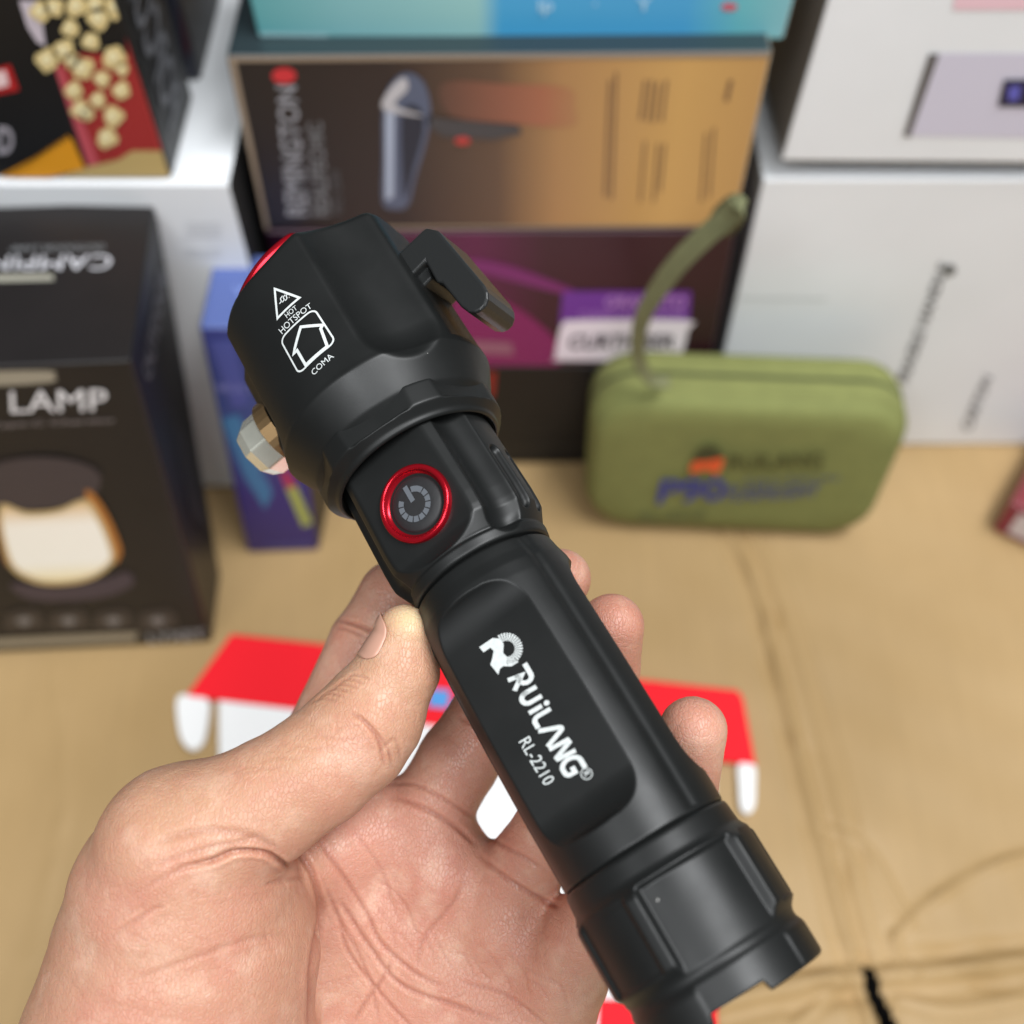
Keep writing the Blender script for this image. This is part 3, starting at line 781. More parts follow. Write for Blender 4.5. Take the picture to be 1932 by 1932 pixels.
# ================================================================== CARDBOARD SURFACE AND BACK WALL
_jr = np.random.RandomState(4)
def paths(*L): return [np.array([onz(u, v)[:2] for u, v in smoothpoly(p, 5)])+_jr.normal(size=(5*(len(p)-1)+1, 2))*.00008 for p in L]
gx = np.concatenate([np.linspace(-.75, -.26, 40), np.linspace(-.255, .32, 400), np.linspace(.33, .75, 34)])
gy = np.concatenate([np.linspace(-.45, .02, 30), np.linspace(.025, .42, 330), np.linspace(.43, .9, 30)])
GX, GY = np.meshgrid(gx, gy); Z = np.zeros_like(GX)
def field(path):
    P = np.stack([GX, GY], -1); best = np.full(GX.shape, 9.); side = np.zeros(GX.shape)
    for a, b in zip(path[:-1], path[1:]):
        ab = b-a; t = np.clip(((P-a)@ab)/(ab@ab), 0, 1); q = P-a-t[..., None]*ab
        d = np.linalg.norm(q, axis=-1); s = np.sign(q[..., 0]*ab[1]-q[..., 1]*ab[0]); c = d < best
        best = np.where(c, d, best); side = np.where(c, s, side)
    return best, side
A, A2, B, Cc, E, E2, Sl = paths([(1372, 985), (1428, 1107), (1506, 1406), (1583, 1705), (1622, 1830), (1660, 2000)],
    [(1412, 985), (1470, 1107), (1560, 1406), (1630, 1705), (1655, 1800)],
    [(1690, 1760), (1711, 1739), (1758, 1696), (1848, 1641), (1932, 1611), (2050, 1590)],
    [(1348, 1893), (1480, 1862), (1592, 1842), (1763, 1833), (1932, 1812), (2080, 1800)],
    [(640, 1010), (690, 1060), (705, 1150)], [(100, 1260), (120, 1500), (60, 1800)], [(1637, 1838), (1652, 1876), (1677, 1932), (1700, 1990)])
d, s = field(A); Z += .0030*np.exp(-(d/.0022)**2)-.0018*np.exp(-((d-.005)/.0026)**2)
d, s = field(A2); Z += .0008*np.exp(-(d/.0022)**2)-.0014*np.exp(-((d-.0045)/.0024)**2)
d, s = field(B); Z += .0018*np.exp(-(d/.0022)**2)+.002*np.exp(-d/.012)*(s > 0)
d, s = field(Cc); Z += .0042*np.exp(-(d/.0035)**2)-.0036*np.exp(-((d-.007)/.004)**2)
d, s = field(E); Z += .0006*np.exp(-(d/.002)**2)
d, s = field(E2); Z += .0007*np.exp(-(d/.004)**2)
d, s = field(Sl); slit = d < .0034; Z -= .004*np.exp(-(d/.005)**2)
md = np.clip(.6+.5*np.sin(GX*140+3*np.sin(GY*60))*np.sin(GY*110+GX*50), .6, 1.1); Z *= md
for q_ in paths([(1500, 1932), (1560, 1880), (1600, 1850)], [(1690, 1760), (1700, 1800), (1730, 1835)], [(1560, 1560), (1640, 1600), (1720, 1735)], [(1700, 1880), (1800, 1900), (1932, 1880)]):
    d, s = field(q_); Z += .0011*np.exp(-(d/.0016)**2)-.0006*np.exp(-((d-.003)/.0018)**2)
Z += .0009*np.sin(GX*31+2*np.sin(GY*17))*np.cos(GY*23+1.4*np.sin(GX*19))+.0003*np.sin(GX*90+GY*40)*np.sin(GY*120)
Z -= .0012
nx_, ny_ = len(gx), len(gy)
V = np.c_[GX.ravel(), GY.ravel(), Z.ravel()]
i = (np.arange(ny_-1)[:, None]*nx_+np.arange(nx_-1)[None]).ravel()
def kraft():
    m = bpy.data.materials.new('kraft_cardboard'); m.use_nodes = True; nt = m.node_tree; b = nt.nodes['Principled BSDF']; N = nt.nodes.new; Lk = nt.links.new
    tc = N('ShaderNodeTexCoord')
    n = N('ShaderNodeTexNoise'); n.inputs['Scale'].default_value = 7; n.inputs['Detail'].default_value = 6; Lk(tc.outputs['Object'], n.inputs['Vector'])
    mp = N('ShaderNodeMapping'); mp.inputs['Scale'].default_value = (160, 14, 14); Lk(tc.outputs['Object'], mp.inputs[0])
    f = N('ShaderNodeTexNoise'); f.inputs['Scale'].default_value = 1; f.inputs['Detail'].default_value = 4; Lk(mp.outputs[0], f.inputs['Vector'])
    cr = N('ShaderNodeValToRGB'); cr.color_ramp.elements[0].position = .3; cr.color_ramp.elements[1].position = .7
    cr.color_ramp.elements[0].color = (.34, .222, .095, 1); cr.color_ramp.elements[1].color = (.425, .285, .135, 1); Lk(n.outputs[0], cr.inputs[0])
    mr = N('ShaderNodeMapRange'); mr.inputs[1].default_value = .3; mr.inputs[2].default_value = .7; mr.inputs[3].default_value = .975; mr.inputs[4].default_value = 1.025; Lk(f.outputs[0], mr.inputs[0])
    sc = N('ShaderNodeVectorMath'); sc.operation = 'SCALE'; Lk(cr.outputs[0], sc.inputs[0]); Lk(mr.outputs[0], sc.inputs['Scale']); Lk(sc.outputs[0], b.inputs['Base Color'])
    b.inputs['Roughness'].default_value = .55; b.inputs['Specular IOR Level'].default_value = .35
    bp = N('ShaderNodeBump'); bp.inputs['Strength'].default_value = .12; bp.inputs['Distance'].default_value = .0004; Lk(f.outputs[0], bp.inputs['Height']); Lk(bp.outputs[0], b.inputs['Normal'])
    return m
i = i[~slit.ravel()[i]]
gr = mobj('ground', V, np.stack([i, i+1, i+nx_+1, i+nx_], 1), kraft(), smooth=True); tag(gr, kind='structure')
tb_ = mobj('table', [(-1, -.6, -.035), (1, -.6, -.035), (1, 1, -.035), (-1, 1, -.035)], [(0, 1, 2, 3)], mat('dark_table', (.012, .01, .01), .7)); tag(tb_, kind='structure')
wl_ = mobj('wall', [(-.9, .86, -.03), (.9, .86, -.03), (.9, .86, .75), (-.9, .86, .75), (-.9, .89, -.03), (.9, .89, -.03), (.9, .89, .75), (-.9, .89, .75)],
     [(0, 1, 2, 3), (4, 7, 6, 5), (3, 2, 6, 7), (0, 3, 7, 4), (1, 5, 6, 2), (0, 4, 5, 1)], mat('dark_shelf_back', (.02, .02, .024), .7)); tag(wl_, kind='structure')

# ================================================================== CARTONS
class Carton:
    """a real box: front corners bl br tr tl and the back vectors of its top and bottom"""
    def __init__(s, name, label, bl, br, tr, tl_, back, front, side, top, group='boxed goods stacked behind the flashlight', back_bottom=None, cat='box', bev=.0012):
        bl, br, tr, tl_ = [np.array(p, float) for p in (bl, br, tr, tl_)]; back = np.array(back, float)
        bb = back if back_bottom is None else np.array(back_bottom, float)
        s.c = dict(bl=bl, br=br, tr=tr, tl=tl_, kbl=bl+bb, kbr=br+bb, ktr=tr+back, ktl=tl_+back)
        s.o = thing(name, (bl+br)/2+bb/2, label, cat, group)
        V = [bl, br, tr, tl_, bl+bb, br+bb, tr+back, tl_+back]
        Fs = [(0, 1, 2, 3), (5, 4, 7, 6), (3, 2, 6, 7), (1, 5, 6, 2), (4, 0, 3, 7), (4, 5, 1, 0)]
        b = mobj('carton_body', V, Fs, front, s.o); s.body = b
        b.data.materials.append(side); b.data.materials.append(top)
        for p, k in zip(b.data.polygons, (0, 1, 2, 1, 1, 1)): p.material_index = k
        bevel(b, bev, 3)
        c = s.c
        s.f = {'front': (bl, br, tr, tl_), 'top': (c['tl'], c['tr'], c['ktr'], c['ktl']), 'right': (c['br'], c['kbr'], c['ktr'], c['tr']), 'left': (c['kbl'], c['bl'], c['tl'], c['ktl'])}
    def map(s, face, V, off=.0003):
        a, b, c, d = s.f[face]; V = np.asarray(V, float); X = V[:, 0:1]; Y = V[:, 1:2]
        n = np.cross(b-a, d-a); n /= np.linalg.norm(n)
        return (1-X)*(1-Y)*a+X*(1-Y)*b+X*Y*c+(1-X)*Y*d+n*off
    def inv(s, face, uv, off=.0003):       # picture point -> face coordinates
        a, b, c, d = s.f[face]; out = []
        for u, v in uv:
            r = ray(u, v); n = np.cross(b-a, d-a); t = ((a-C0)@n)/(r@n); p = C0+r*t
            x = y = .5
            for _ in range(20):
                q = (1-x)*(1-y)*a+x*(1-y)*b+x*y*c+(1-x)*y*d
                jx = (1-y)*(b-a)+y*(c-d); jy = (1-x)*(d-a)+x*(c-b)
                dl = np.linalg.lstsq(np.c_[jx, jy], p-q, rcond=None)[0]; x += dl[0]; y += dl[1]
            out.append((x, y))
        return np.array(out)
    def poly(s, name, face, uv, rgb, off=.0003, px=True, m=None):
        V = s.inv(face, uv) if px else np.array(uv)
        V = np.clip(V, .004, .996)
        return mobj(name, s.map(face, V, off), [tuple(range(len(V)))], m or pr(rgb), s.o)
    def polys(s, name, face, L, rgb, off=.0003, m=None):
        P = [(s.map(face, np.clip(s.inv(face, uv), .004, .996), off), [tuple(range(len(uv)))]) for uv in L]
        V, Fs = merge(P); return mobj(name, V, Fs, m or pr(rgb), s.o)
    def text(s, name, face, txt, quad, rgb, bold=0, off=.0005, shear=0, px=True):
        V, Fs = text_mesh(txt, bold, shear); Q = s.inv(face, quad) if px else np.array(quad)
        X = V[:, 0:1]; Y = V[:, 1:2]
        W = (1-X)*(1-Y)*Q[0]+X*(1-Y)*Q[1]+X*Y*Q[2]+(1-X)*Y*Q[3]
        keep = (W > 0).all(1) & (W < 1).all(1)
        Fs = [f for f in Fs if all(keep[i] for i in f)]
        if not Fs: return
        return mobj(name, s.map(face, W, off), Fs, pr(rgb), s.o)
def grad_mat(name, stops, axis='X', rough=.4):
    """a printed colour blend across the object's own box"""
    m = bpy.data.materials.new(name); m.use_nodes = True; nt = m.node_tree; b = nt.nodes['Principled BSDF']
    tc = nt.nodes.new('ShaderNodeTexCoord'); sp = nt.nodes.new('ShaderNodeSeparateXYZ'); cr = nt.nodes.new('ShaderNodeValToRGB')
    nt.links.new(tc.outputs['Generated'], sp.inputs[0]); nt.links.new(sp.outputs[axis], cr.inputs[0]); nt.links.new(cr.outputs[0], b.inputs['Base Color'])
    e = cr.color_ramp.elements
    while len(e) < len(stops): e.new(.5)
    for k, (p, c) in enumerate(stops): e[k].position = p; e[k].color = sl(c)
    b.inputs['Roughness'].default_value = rough; return m
WHITE = mat('white_card', (.79, .81, .83), .55, noise=.03, nscale=20, bump=.6, bscale=35)
SHADED_WHITE = mat('shaded_white_card', (.30, .29, .28), .6)  # white card darkened: shade painted on the lower right carton's sides
DARK = mat('black_card', (.008, .008, .009), .42, spec=.35, noise=.1, nscale=40)
DARK2 = mat('charcoal_card', (.014, .012, .012), .42, spec=.32, noise=.1, nscale=40)
EDGE = mat('worn_beige_edge', (.45, .42, .36), .4)
YF = .366
def q4(*uvy): return [ony(u, v, y) for u, v, y in uvy]
# --- hair dryer box
hd = Carton('hair_dryer_box', 'long box printed with a hair dryer, brown fading to gold, above the plum box', *q4((498, 433, YF), (1384, 430, YF), (1457, 97, YF), (426, 105, YF)), back=(0, .085, 0),
    front=grad_mat('brown_to_gold', [(0, (34, 28, 26)), (.3, (46, 34, 31)), (.5, (98, 74, 56)), (.62, (172, 130, 84)), (.85, (205, 162, 98)), (1, (190, 148, 92))]), side=EDGE, top=mat('teal_black_card', (.022, .035, .04), .3))
hd.poly('red_flash', 'front', smoothpoly([(835, 155), (950, 158), (1072, 165), (1084, 200), (1080, 238), (960, 232), (850, 218)], 3, True), (0, 0, 0), .0002, m=grad_mat('red_blend', [(0, (92, 64, 52)), (.45, (140, 88, 68)), (.75, (165, 104, 76)), (1, (172, 126, 84))]))
hd.polys('edge_trim', 'front', [[(428, 104), (1457, 96), (1456, 108), (430, 116)], [(430, 116), (445, 116), (508, 430), (499, 432)], [(1380, 423), (1384, 430), (700, 433), (700, 426)]], (150, 132, 112))
hd.text('lettering', 'front', 'REMINGTON', [(583, 405), (560, 160), (520, 160), (540, 405)], (150, 150, 155), .02)
hd.text('small_lettering', 'front', 'REALIFECHIC', [(625, 405), (608, 228), (580, 230), (590, 405)], (120, 120, 122), .02)
hd.text('fine_lettering', 'front', 'PRO 2200', [(648, 402), (640, 320), (626, 320), (632, 402)], (90, 90, 92), .01)
hd.poly('red_seal', 'front', disc(536, 142, 23, 15, 18), (205, 50, 55))
hd.poly('dryer_barrel', 'front', smoothpoly([(722, 205), (735, 160), (765, 135), (797, 150), (812, 195), (808, 250), (785, 330), (770, 385), (745, 393), (722, 380), (722, 300)], 4, True), (88, 96, 118), .0006)
hd.poly('dryer_shade', 'front', smoothpoly([(760, 205), (790, 200), (800, 240), (782, 310), (765, 370), (758, 300)], 4, True), (38, 42, 56), .0009)
hd.poly('dryer_highlight', 'front', [(728, 205), (744, 208), (742, 370), (728, 375)], (175, 185, 205), .0009)
hd.poly('dryer_cap', 'front', smoothpoly([(720, 200), (735, 165), (762, 142), (770, 165), (745, 195), (800, 215), (760, 212)], 3, True), (190, 188, 192), .0011)
hd.poly('dryer_handle', 'front', [(806, 215), (835, 222), (978, 235), (985, 250), (930, 262), (835, 255), (808, 235)], (70, 68, 70), .0006)
hd.poly('dryer_switch', 'front', disc(873, 263, 15, 8, 12), (190, 60, 55), .0009)
hd.polys('text_columns', 'front', [[(x0, y0), (x0+w, y0), (x0+w-9, y1), (x0-9, y1)] for x0, y0, y1, w in ((1148, 150, 370, 5), (1160, 135, 375, 5), (1215, 150, 225, 5), (1228, 150, 228, 5), (1240, 155, 230, 5), (1255, 150, 228, 5), (1215, 265, 380, 4), (1240, 270, 380, 4), (1252, 270, 360, 4), (1330, 250, 380, 4), (1345, 240, 370, 4), (1375, 150, 190, 8))], (122, 92, 66))
# --- teal box on top
yt = .377
te = Carton('teal_box', 'teal and bright blue glossy box lying on top of the hair dryer box', *q4((488, 72, yt), (1478, 76, yt), (1545, -170, yt), (430, -170, yt)), back=(0, .09, 0),
    front=grad_mat('teal_blue', [(0, (95, 165, 170)), (.18, (130, 185, 190)), (.42, (150, 200, 200)), (.46, (70, 165, 215)), (.8, (75, 165, 215)), (.9, (105, 185, 195)), (1, (130, 185, 195))]), side=mat('cream_side', (.5, .48, .42), .4), top=mat('teal_top', (.2, .42, .45), .4))
te.text('lettering', 'front', 'ip      ·      Y', [(1015, 28), (1230, 26), (1230, -6), (1015, -6)], (170, 215, 240), .02)
te.poly('red_mark', 'front', disc(1376, 12, 16, 8, 12), (200, 95, 110)); te.poly('label_strip', 'front', [(490, 60), (620, 62), (618, 69), (490, 68)], (150, 190, 195))
# --- plum box and black box below
pb = Carton('plum_box', 'plum coloured box with a white label, under the hair dryer box', *q4((548, 690, YF), (1340, 690, YF), (1388, 437, YF), (500, 437, YF)), back=(0, .085, 0),
    front=grad_mat('plum_blend', [(0, (24, 6, 20)), (.25, (66, 12, 46)), (.45, (92, 24, 66)), (.6, (58, 24, 36)), (1, (44, 12, 26))]), side=mat('plum_side', (.06, .03, .055), .4), top=mat('plum_top', (.05, .012, .03), .4))
pb.poly('magenta_stroke', 'front', smoothpoly([(880, 488), (960, 500), (1080, 545), (1075, 556), (950, 525), (880, 505)], 3, True), (122, 40, 105))
pb.poly('magenta_patch', 'front', smoothpoly([(870, 545), (950, 565), (1040, 630), (1060, 684), (1000, 689), (860, 689), (850, 600)], 3, True), (132, 30, 92))
pb.poly('faint_tag', 'front', [(885, 640), (965, 645), (970, 668), (880, 665)], (150, 95, 115), .0006)
pb.poly('purple_label', 'front', [(1062, 548), (1304, 548), (1300, 612), (1056, 612)], (110, 50, 150), .0005)
pb.poly('white_label', 'front', smoothpoly([(1052, 640), (1062, 608), (1090, 602), (1296, 602), (1298, 620), (1286, 668), (1275, 678), (1060, 678), (1048, 672)], 3, True), (238, 228, 238), .0008)
pb.text('label_lettering', 'front', 'CURTHISER', [(1070, 655), (1272, 655), (1278, 628), (1076, 628)], (70, 60, 70), .03, .0011)
pb.text('purple_lettering', 'front', 'GRANATO', [(1140, 578), (1292, 578), (1296, 556), (1144, 556)], (190, 140, 205), .01, .0008)
pb.text('purple_lettering', 'front', 'CLEAN DUEL POWER', [(1090, 600), (1292, 600), (1294, 584), (1094, 584)], (170, 120, 195), .01, .0008)
bb_ = Carton('black_box', 'plain black box at the bottom of the stack, resting on the cardboard', *q4((580, 874, YF), (1309, 874, YF), (1340, 691, YF), (548, 691, YF)), back=(0, .085, 0), front=DARK, side=DARK, top=DARK)
bb_.polys('lid_line', 'front', [[(880, 838), (1130, 838), (1130, 842), (880, 842)], [(880, 800), (1130, 796), (1130, 798), (880, 802)]], (42, 40, 36))
bb_.poly('red_mark', 'front', [(920, 702), (936, 700), (932, 745), (922, 752)], (150, 35, 28))
# --- white cartons on the right
yl = onz(1800, 838)[1]
wl = Carton('white_carton', 'lower large white carton at the right, behind the green case', *q4((1325, 840, yl), (2070, 838, yl), (2310, 338, yl), (1440, 338, yl)), back=(0, .20, 0), front=WHITE, side=SHADED_WHITE, top=WHITE, group='white cartons stacked at the right')
wl.text('lettering', 'front', 'FRAGILE HANDLE', [(1712, 724), (1790, 500), (1772, 492), (1692, 716)], (105, 105, 105), .03)
wl.text('lettering', 'front', 'CARTON', [(1832, 812), (1872, 712), (1856, 706), (1812, 806)], (120, 118, 118), .03)
wl.poly('dot_mark', 'front', disc(1792, 508, 11, 11, 14), (85, 88, 86), .0006)
wl.poly('tape_seam', 'front', [(1345, 560), (1560, 562), (1560, 566), (1344, 564)], (205, 208, 208))
wu = Carton('white_carton', 'upper large white carton at the right with a pale lavender picture', *q4((1474, 305, yl-.002), (2300, 312, yl-.002), (2650, -240, yl-.002), (1632, -240, yl-.002)), back=(0, .20, 0), front=WHITE, side=mat('brown_grey_shaded_side', (.17, .15, .13), .6), top=WHITE, group='white cartons stacked at the right')  # side colour holds the shadow on this white carton's left face
wu.poly('lavender_picture', 'front', [(1768, 100), (2100, 100), (2060, 262), (1712, 255)], (205, 202, 218))
wu.poly('picture_edge', 'front', [(1752, 100), (1772, 100), (1716, 258), (1704, 254)], (95, 92, 92), .0006)
wu.poly('screen', 'front', [(1893, 148), (2000, 146), (2000, 200), (1882, 198)], (30, 28, 60), .0009)
wu.poly('screen_glyph', 'front', [(1902, 160), (1925, 158), (1920, 186), (1900, 186)], (95, 95, 185), .0012)
wu.poly('pink_picture', 'front', [(1806, -60), (2100, -60), (2100, 18), (1798, 18)], (232, 195, 205))
# --- left group
yw = .350; zt = ony(200, 347, yw)[2]
a = ony(433, 347, yw)
SHADOW_SIDE = mat('white_side_in_shadow', (.012, .012, .013), .6)  # deep shadow on the left white carton's side, put into its colour
lw = Carton('white_carton', 'white carton at the left between the popcorn box and the camping lamp box', (-.36, yw, -.0), (a[0], yw, 0), (a[0], yw, zt), (-.36, yw, zt), back=(0, .13, 0), front=WHITE, side=SHADOW_SIDE, top=WHITE, group='boxed goods stacked behind the flashlight')
lw.polys('print_lines', 'front', [[(350, y0), (418, y0), (418, y0+3), (350, y0+3)] for y0 in (420, 428, 436, 444, 470, 478)], (205, 206, 210))
yp = yw+.003
pc = ony(328, 341, yp); zb = zt+.001
kb2 = np.array([pc[0], yp, zb]); tr = ony(262, -45, yp); 
pop = Carton('popcorn_box', 'black box printed with popcorn falling into a red tub, at the top left', (-.34, yp, zb), kb2, (kb2[0], yp, tr[2]+.02), (-.34, yp, tr[2]+.02), back=(0, .05, 0), front=DARK, side=DARK, top=DARK)
k_ = .2604
def zk(L): return [(x*k_, y*k_) for x, y in L]
pop.poly('red_tub', 'front', zk([(395, 480), (560, 380), (930, 390), (1080, 262), (1240, 1085), (640, 1200)]), (158, 44, 42))
pop.poly('tub_edge', 'front', zk([(985, 330), (1080, 262), (1240, 1085), (1160, 1080)]), (205, 70, 68), .0005)
pop.poly('tub_edge', 'front', zk([(395, 480), (450, 470), (720, 1180), (640, 1200)]), (190, 80, 90), .0005)
pop.poly('popcorn_heap', 'front', zk([(440, 1290), (640, 1200), (860, 1150), (960, 1085), (1235, 1085), (1262, 1290)]), (188, 162, 105), .0007)
pop.poly('film_strip', 'front', zk([(20, 1330), (520, 990), (620, 1210), (380, 1330)]), (222, 150, 28), .0009)
teeth = [[(30+i*31, 1318-i*21), (44+i*31, 1308-i*21), (30+i*31, 1285-i*21), (16+i*31, 1295-i*21)] for i in range(16)]
pop.polys('film_teeth', 'front', [zk(t) for t in teeth], (222, 150, 28), .0009)
pop.poly('white_streak', 'front', zk([(140, 0), (290, 0), (330, 330), (270, 300), (200, 190)]), (200, 190, 200), .0004)
pop.poly('red_tag', 'front', zk([(-60, 500), (75, 465), (140, 650), (-60, 690)]), (178, 30, 34)); pop.poly('tag_print', 'front', zk([(-40, 520), (40, 500), (70, 610), (-40, 640)]), (235, 205, 205), .0006)
pop.text('lettering', 'front', 'OD', [(-40, 290), (26, 290), (26, 236), (-40, 236)], (165, 160, 168), .03)
for x, y, r in ((300, 70, 75), (400, 40, 70), (560, 30, 80), (700, 20, 70), (860, 30, 100), (970, 40, 60), (720, 120, 85), (515, 190, 65), (665, 285, 65), (350, 420, 85), (470, 350, 80), (600, 480, 85), (530, 430, 60), (830, 400, 85), (890, 490, 50), (745, 560, 60), (885, 640, 65), (540, 640, 65), (715, 710, 58), (590, 780, 70), (640, 810, 50), (825, 830, 75), (780, 985, 75)):
    V = [(x+r*(1+.16*math.sin(3*a+x))*math.cos(a), y+r*(1+.16*math.cos(4*a+y))*math.sin(a)) for a in np.linspace(0, 2*math.pi, 14, endpoint=False)]
    pop.poly('popcorn', 'front', zk(V), (222, 200, 140), .0011); V = [(x+.5*r*math.cos(a)-8, y+.5*r*math.sin(a)-8) for a in np.linspace(0, 2*math.pi, 10, endpoint=False)]
    pop.poly('popcorn_heart', 'front', zk(V), (238, 226, 180), .0014)
pop.text('side_lettering', 'right', 'POPCORN', [(.2, .12), (.2, .85), (.75, .85), (.75, .12)], (96, 98, 104), .03, px=False)
yd = .415
d0 = ony(300, 296, yd); 
dk = Carton('dark_carton', 'dark carton with faint grey lettering, standing behind the popcorn box', (-.30, yd, zb), (ony(420, 305, yd)[0], yd, zb), (ony(420, 305, yd)[0], yd, zb+.21), (-.30, yd, zb+.21), back=(0, .06, 0), front=mat('navy_card', (.022, .024, .036), .4), side=DARK, top=DARK)
dk.text('lettering', 'front', 'HOTEL', [(342, 298), (408, 298), (410, 250), (345, 250)], (70, 72, 84), .02)
dk.text('lettering', 'front', 'HOME', [(345, 240), (405, 240), (408, 222), (348, 222)], (60, 62, 72), .02)
dk.poly('maroon_print', 'front', [(336, 0), (372, 0), (370, 90), (350, 110)], (58, 24, 34))
# --- blue box
b0, b1 = onz(468, 1042), onz(602, 1038); yb = b0[1]
blu = Carton('blue_box', 'small blue and violet box standing on the cardboard behind the flashlight head', b0, b1, ony(545, 618, yb+.008), ony(376, 618, yb+.008), back=(0, .042, 0), back_bottom=(.004, .045, 0),
    front=grad_mat('blue_violet', [(0, (52, 40, 110)), (.3, (50, 44, 118)), (.55, (50, 74, 130)), (1, (52, 60, 128))], 'Z'), side=DARK, top=mat('blue_top', (.085, .125, .33), .4))
blu.poly('light_ray', 'front', [(418, 790), (450, 780), (515, 930), (500, 960), (462, 900)], (60, 120, 165)); blu.poly('light_ray', 'front', [(395, 640), (440, 640), (470, 760), (440, 770)], (70, 80, 150), .0005)
blu.poly('pink_stick', 'front', [(528, 885), (545, 885), (560, 915), (540, 918)], (175, 50, 90), .0007); blu.poly('green_stick', 'front', [(540, 918), (560, 915), (590, 985), (572, 992)], (165, 175, 90), .0007)
blu.text('lettering', 'front', 'MULTI', [(412, 738), (490, 738), (486, 722), (408, 722)], (110, 115, 175), .02); blu.text('lettering', 'front', 'CHARGER', [(500, 1034), (590, 1032), (588, 1020), (498, 1022)], (90, 85, 150), .02)
blu.text('lettering', 'top', 'VISEL', [(440, 560), (520, 560), (520, 540), (440, 540)], (120, 140, 200), .02)
# --- camping lamp box
l0, l1 = onz(-190, 1240), onz(400, 1210)
t1 = ony(248, 680, l1[1]+.013); t0 = ony(-330, 705, l0[1]+.013); zl_ = (t0[2]+t1[2])/2
k1 = onz(292, 379, t1[2]); kk = k1-t1
lamp = Carton('camping_lamp_box', 'large black box with a glowing camping lamp picture, at the left edge', l0, l1, t1, t0, back=kk, front=DARK2, side=DARK, top=DARK2, back_bottom=onz(416, 1085)-l1)
lamp.text('title_lettering', 'front', 'D LAMP', [(-60, 783), (202, 781), (200, 741), (-62, 743)], (235, 233, 235), 0)
lamp.text('small_lettering', 'front', 'Type-C Charging', [(-20, 812), (215, 806), (215, 794), (-20, 800)], (120, 112, 112), .02)
lamp.poly('cream_pill', 'front', smoothpoly([(-60, 708), (90, 706), (100, 716), (92, 728), (-60, 732)], 3, True), (150, 142, 125))
lamp.poly('lamp_hood', 'front', smoothpoly([(-40, 900), (10, 872), (90, 866), (160, 880), (190, 905), (170, 945), (100, 962), (20, 962), (-40, 945)], 3, True), (62, 54, 58), .0004)
lamp.poly('orange_rim', 'front', smoothpoly([(160, 930), (176, 934), (204, 975), (228, 1032), (226, 1054), (214, 1062), (196, 1020), (170, 965)], 3, True), (175, 112, 50), .0006)
lamp.poly('lamp_glow', 'front', smoothpoly([(5, 962), (50, 974), (110, 970), (158, 952), (184, 985), (204, 1030), (206, 1058), (170, 1084), (110, 1094), (60, 1086), (22, 1055)], 4, True), (0, 0, 0), .0009, m=grad_mat('lamp_glow_blend', [(0, (250, 236, 190)), (.25, (255, 252, 240)), (.75, (255, 250, 238)), (1, (232, 198, 150))], 'Z'))
lamp.poly('orange_rim', 'front', smoothpoly([(-8, 985), (4, 970), (20, 1040), (30, 1070), (10, 1060)], 3, True), (165, 105, 55), .0006)
lamp.poly('lamp_halo', 'front', smoothpoly([(-2, 955), (50, 966), (110, 962), (162, 944), (192, 982), (212, 1030), (214, 1062), (174, 1092), (110, 1103), (54, 1094), (14, 1058)], 4, True), (205, 178, 125), .00075)
lamp.poly('lamp_base', 'front', smoothpoly([(20, 1100), (110, 1108), (200, 1092), (240, 1080), (250, 1105), (180, 1130), (60, 1132)], 3, True), (66, 56, 66), .0004)
for i in range(4):
    x0 = 8+i*84
    lamp.poly('icon_tab', 'front', [(x0, 1188), (x0+4, 1158), (x0+20, 1152), (x0+58, 1148), (x0+72, 1158), (x0+76, 1184)], (56, 50, 48), .0004); lamp.poly('icon', 'front', disc(x0+38, 1170, 14, 8, 12), (120, 116, 114), .0007)
lamp.poly('beige_bar', 'front', [(-60, 1206), (262, 1192), (254, 1208), (-60, 1222)], (150, 140, 120), .0004)
lamp.text('corner_lettering', 'front', 'LYXET', [(282, 1212), (390, 1204), (386, 1186), (278, 1194)], (150, 150, 152), .02, .0006)
lamp.text('top_lettering', 'top', 'CAMPING', [(214, 482), (-70, 486), (-74, 512), (208, 510)], (200, 200, 205), 0)
lamp.text('top_lettering', 'top', 'OUTDOOR LAMP', [(200, 462), (20, 466), (18, 476), (196, 474)], (110, 112, 114), .02)
lamp.poly('top_pill', 'top', [(-60, 520), (100, 518), (102, 530), (-60, 534)], (150, 148, 135))
lamp.text('side_lettering', 'right', 'OUTDOOR', [(284, 725), (330, 520), (312, 500), (268, 700)], (92, 92, 98), .03)
lamp.polys('side_lines', 'right', [[(330+i*14, 800+i*12), (335+i*14, 800+i*12), (372+i*7, 980+i*6), (367+i*7, 980+i*6)] for i in range(4)], (50, 50, 54))
# --- red box poking in at the right edge
e0 = onz(1872, 1000); 
rx = Carton('red_box', 'dark red box with a white label, cut off by the right edge', e0+np.array([0, 0, 0]), e0+np.array([.07, -.045, 0]), e0+np.array([.07, -.045, .026]), e0+np.array([0, 0, .026]), back=(.05, .07, 0), front=mat('dark_red_card', (.22, .018, .04), .35), side=mat('dark_red_card', (0, 0, 0)), top=mat('dark_red_top', (.20, .03, .04), .35), group='boxed goods lying round the flashlight')
rx.poly('white_label', 'front', [(.08, .15), (.45, .15), (.45, .85), (.08, .85)], (205, 195, 198), px=False)

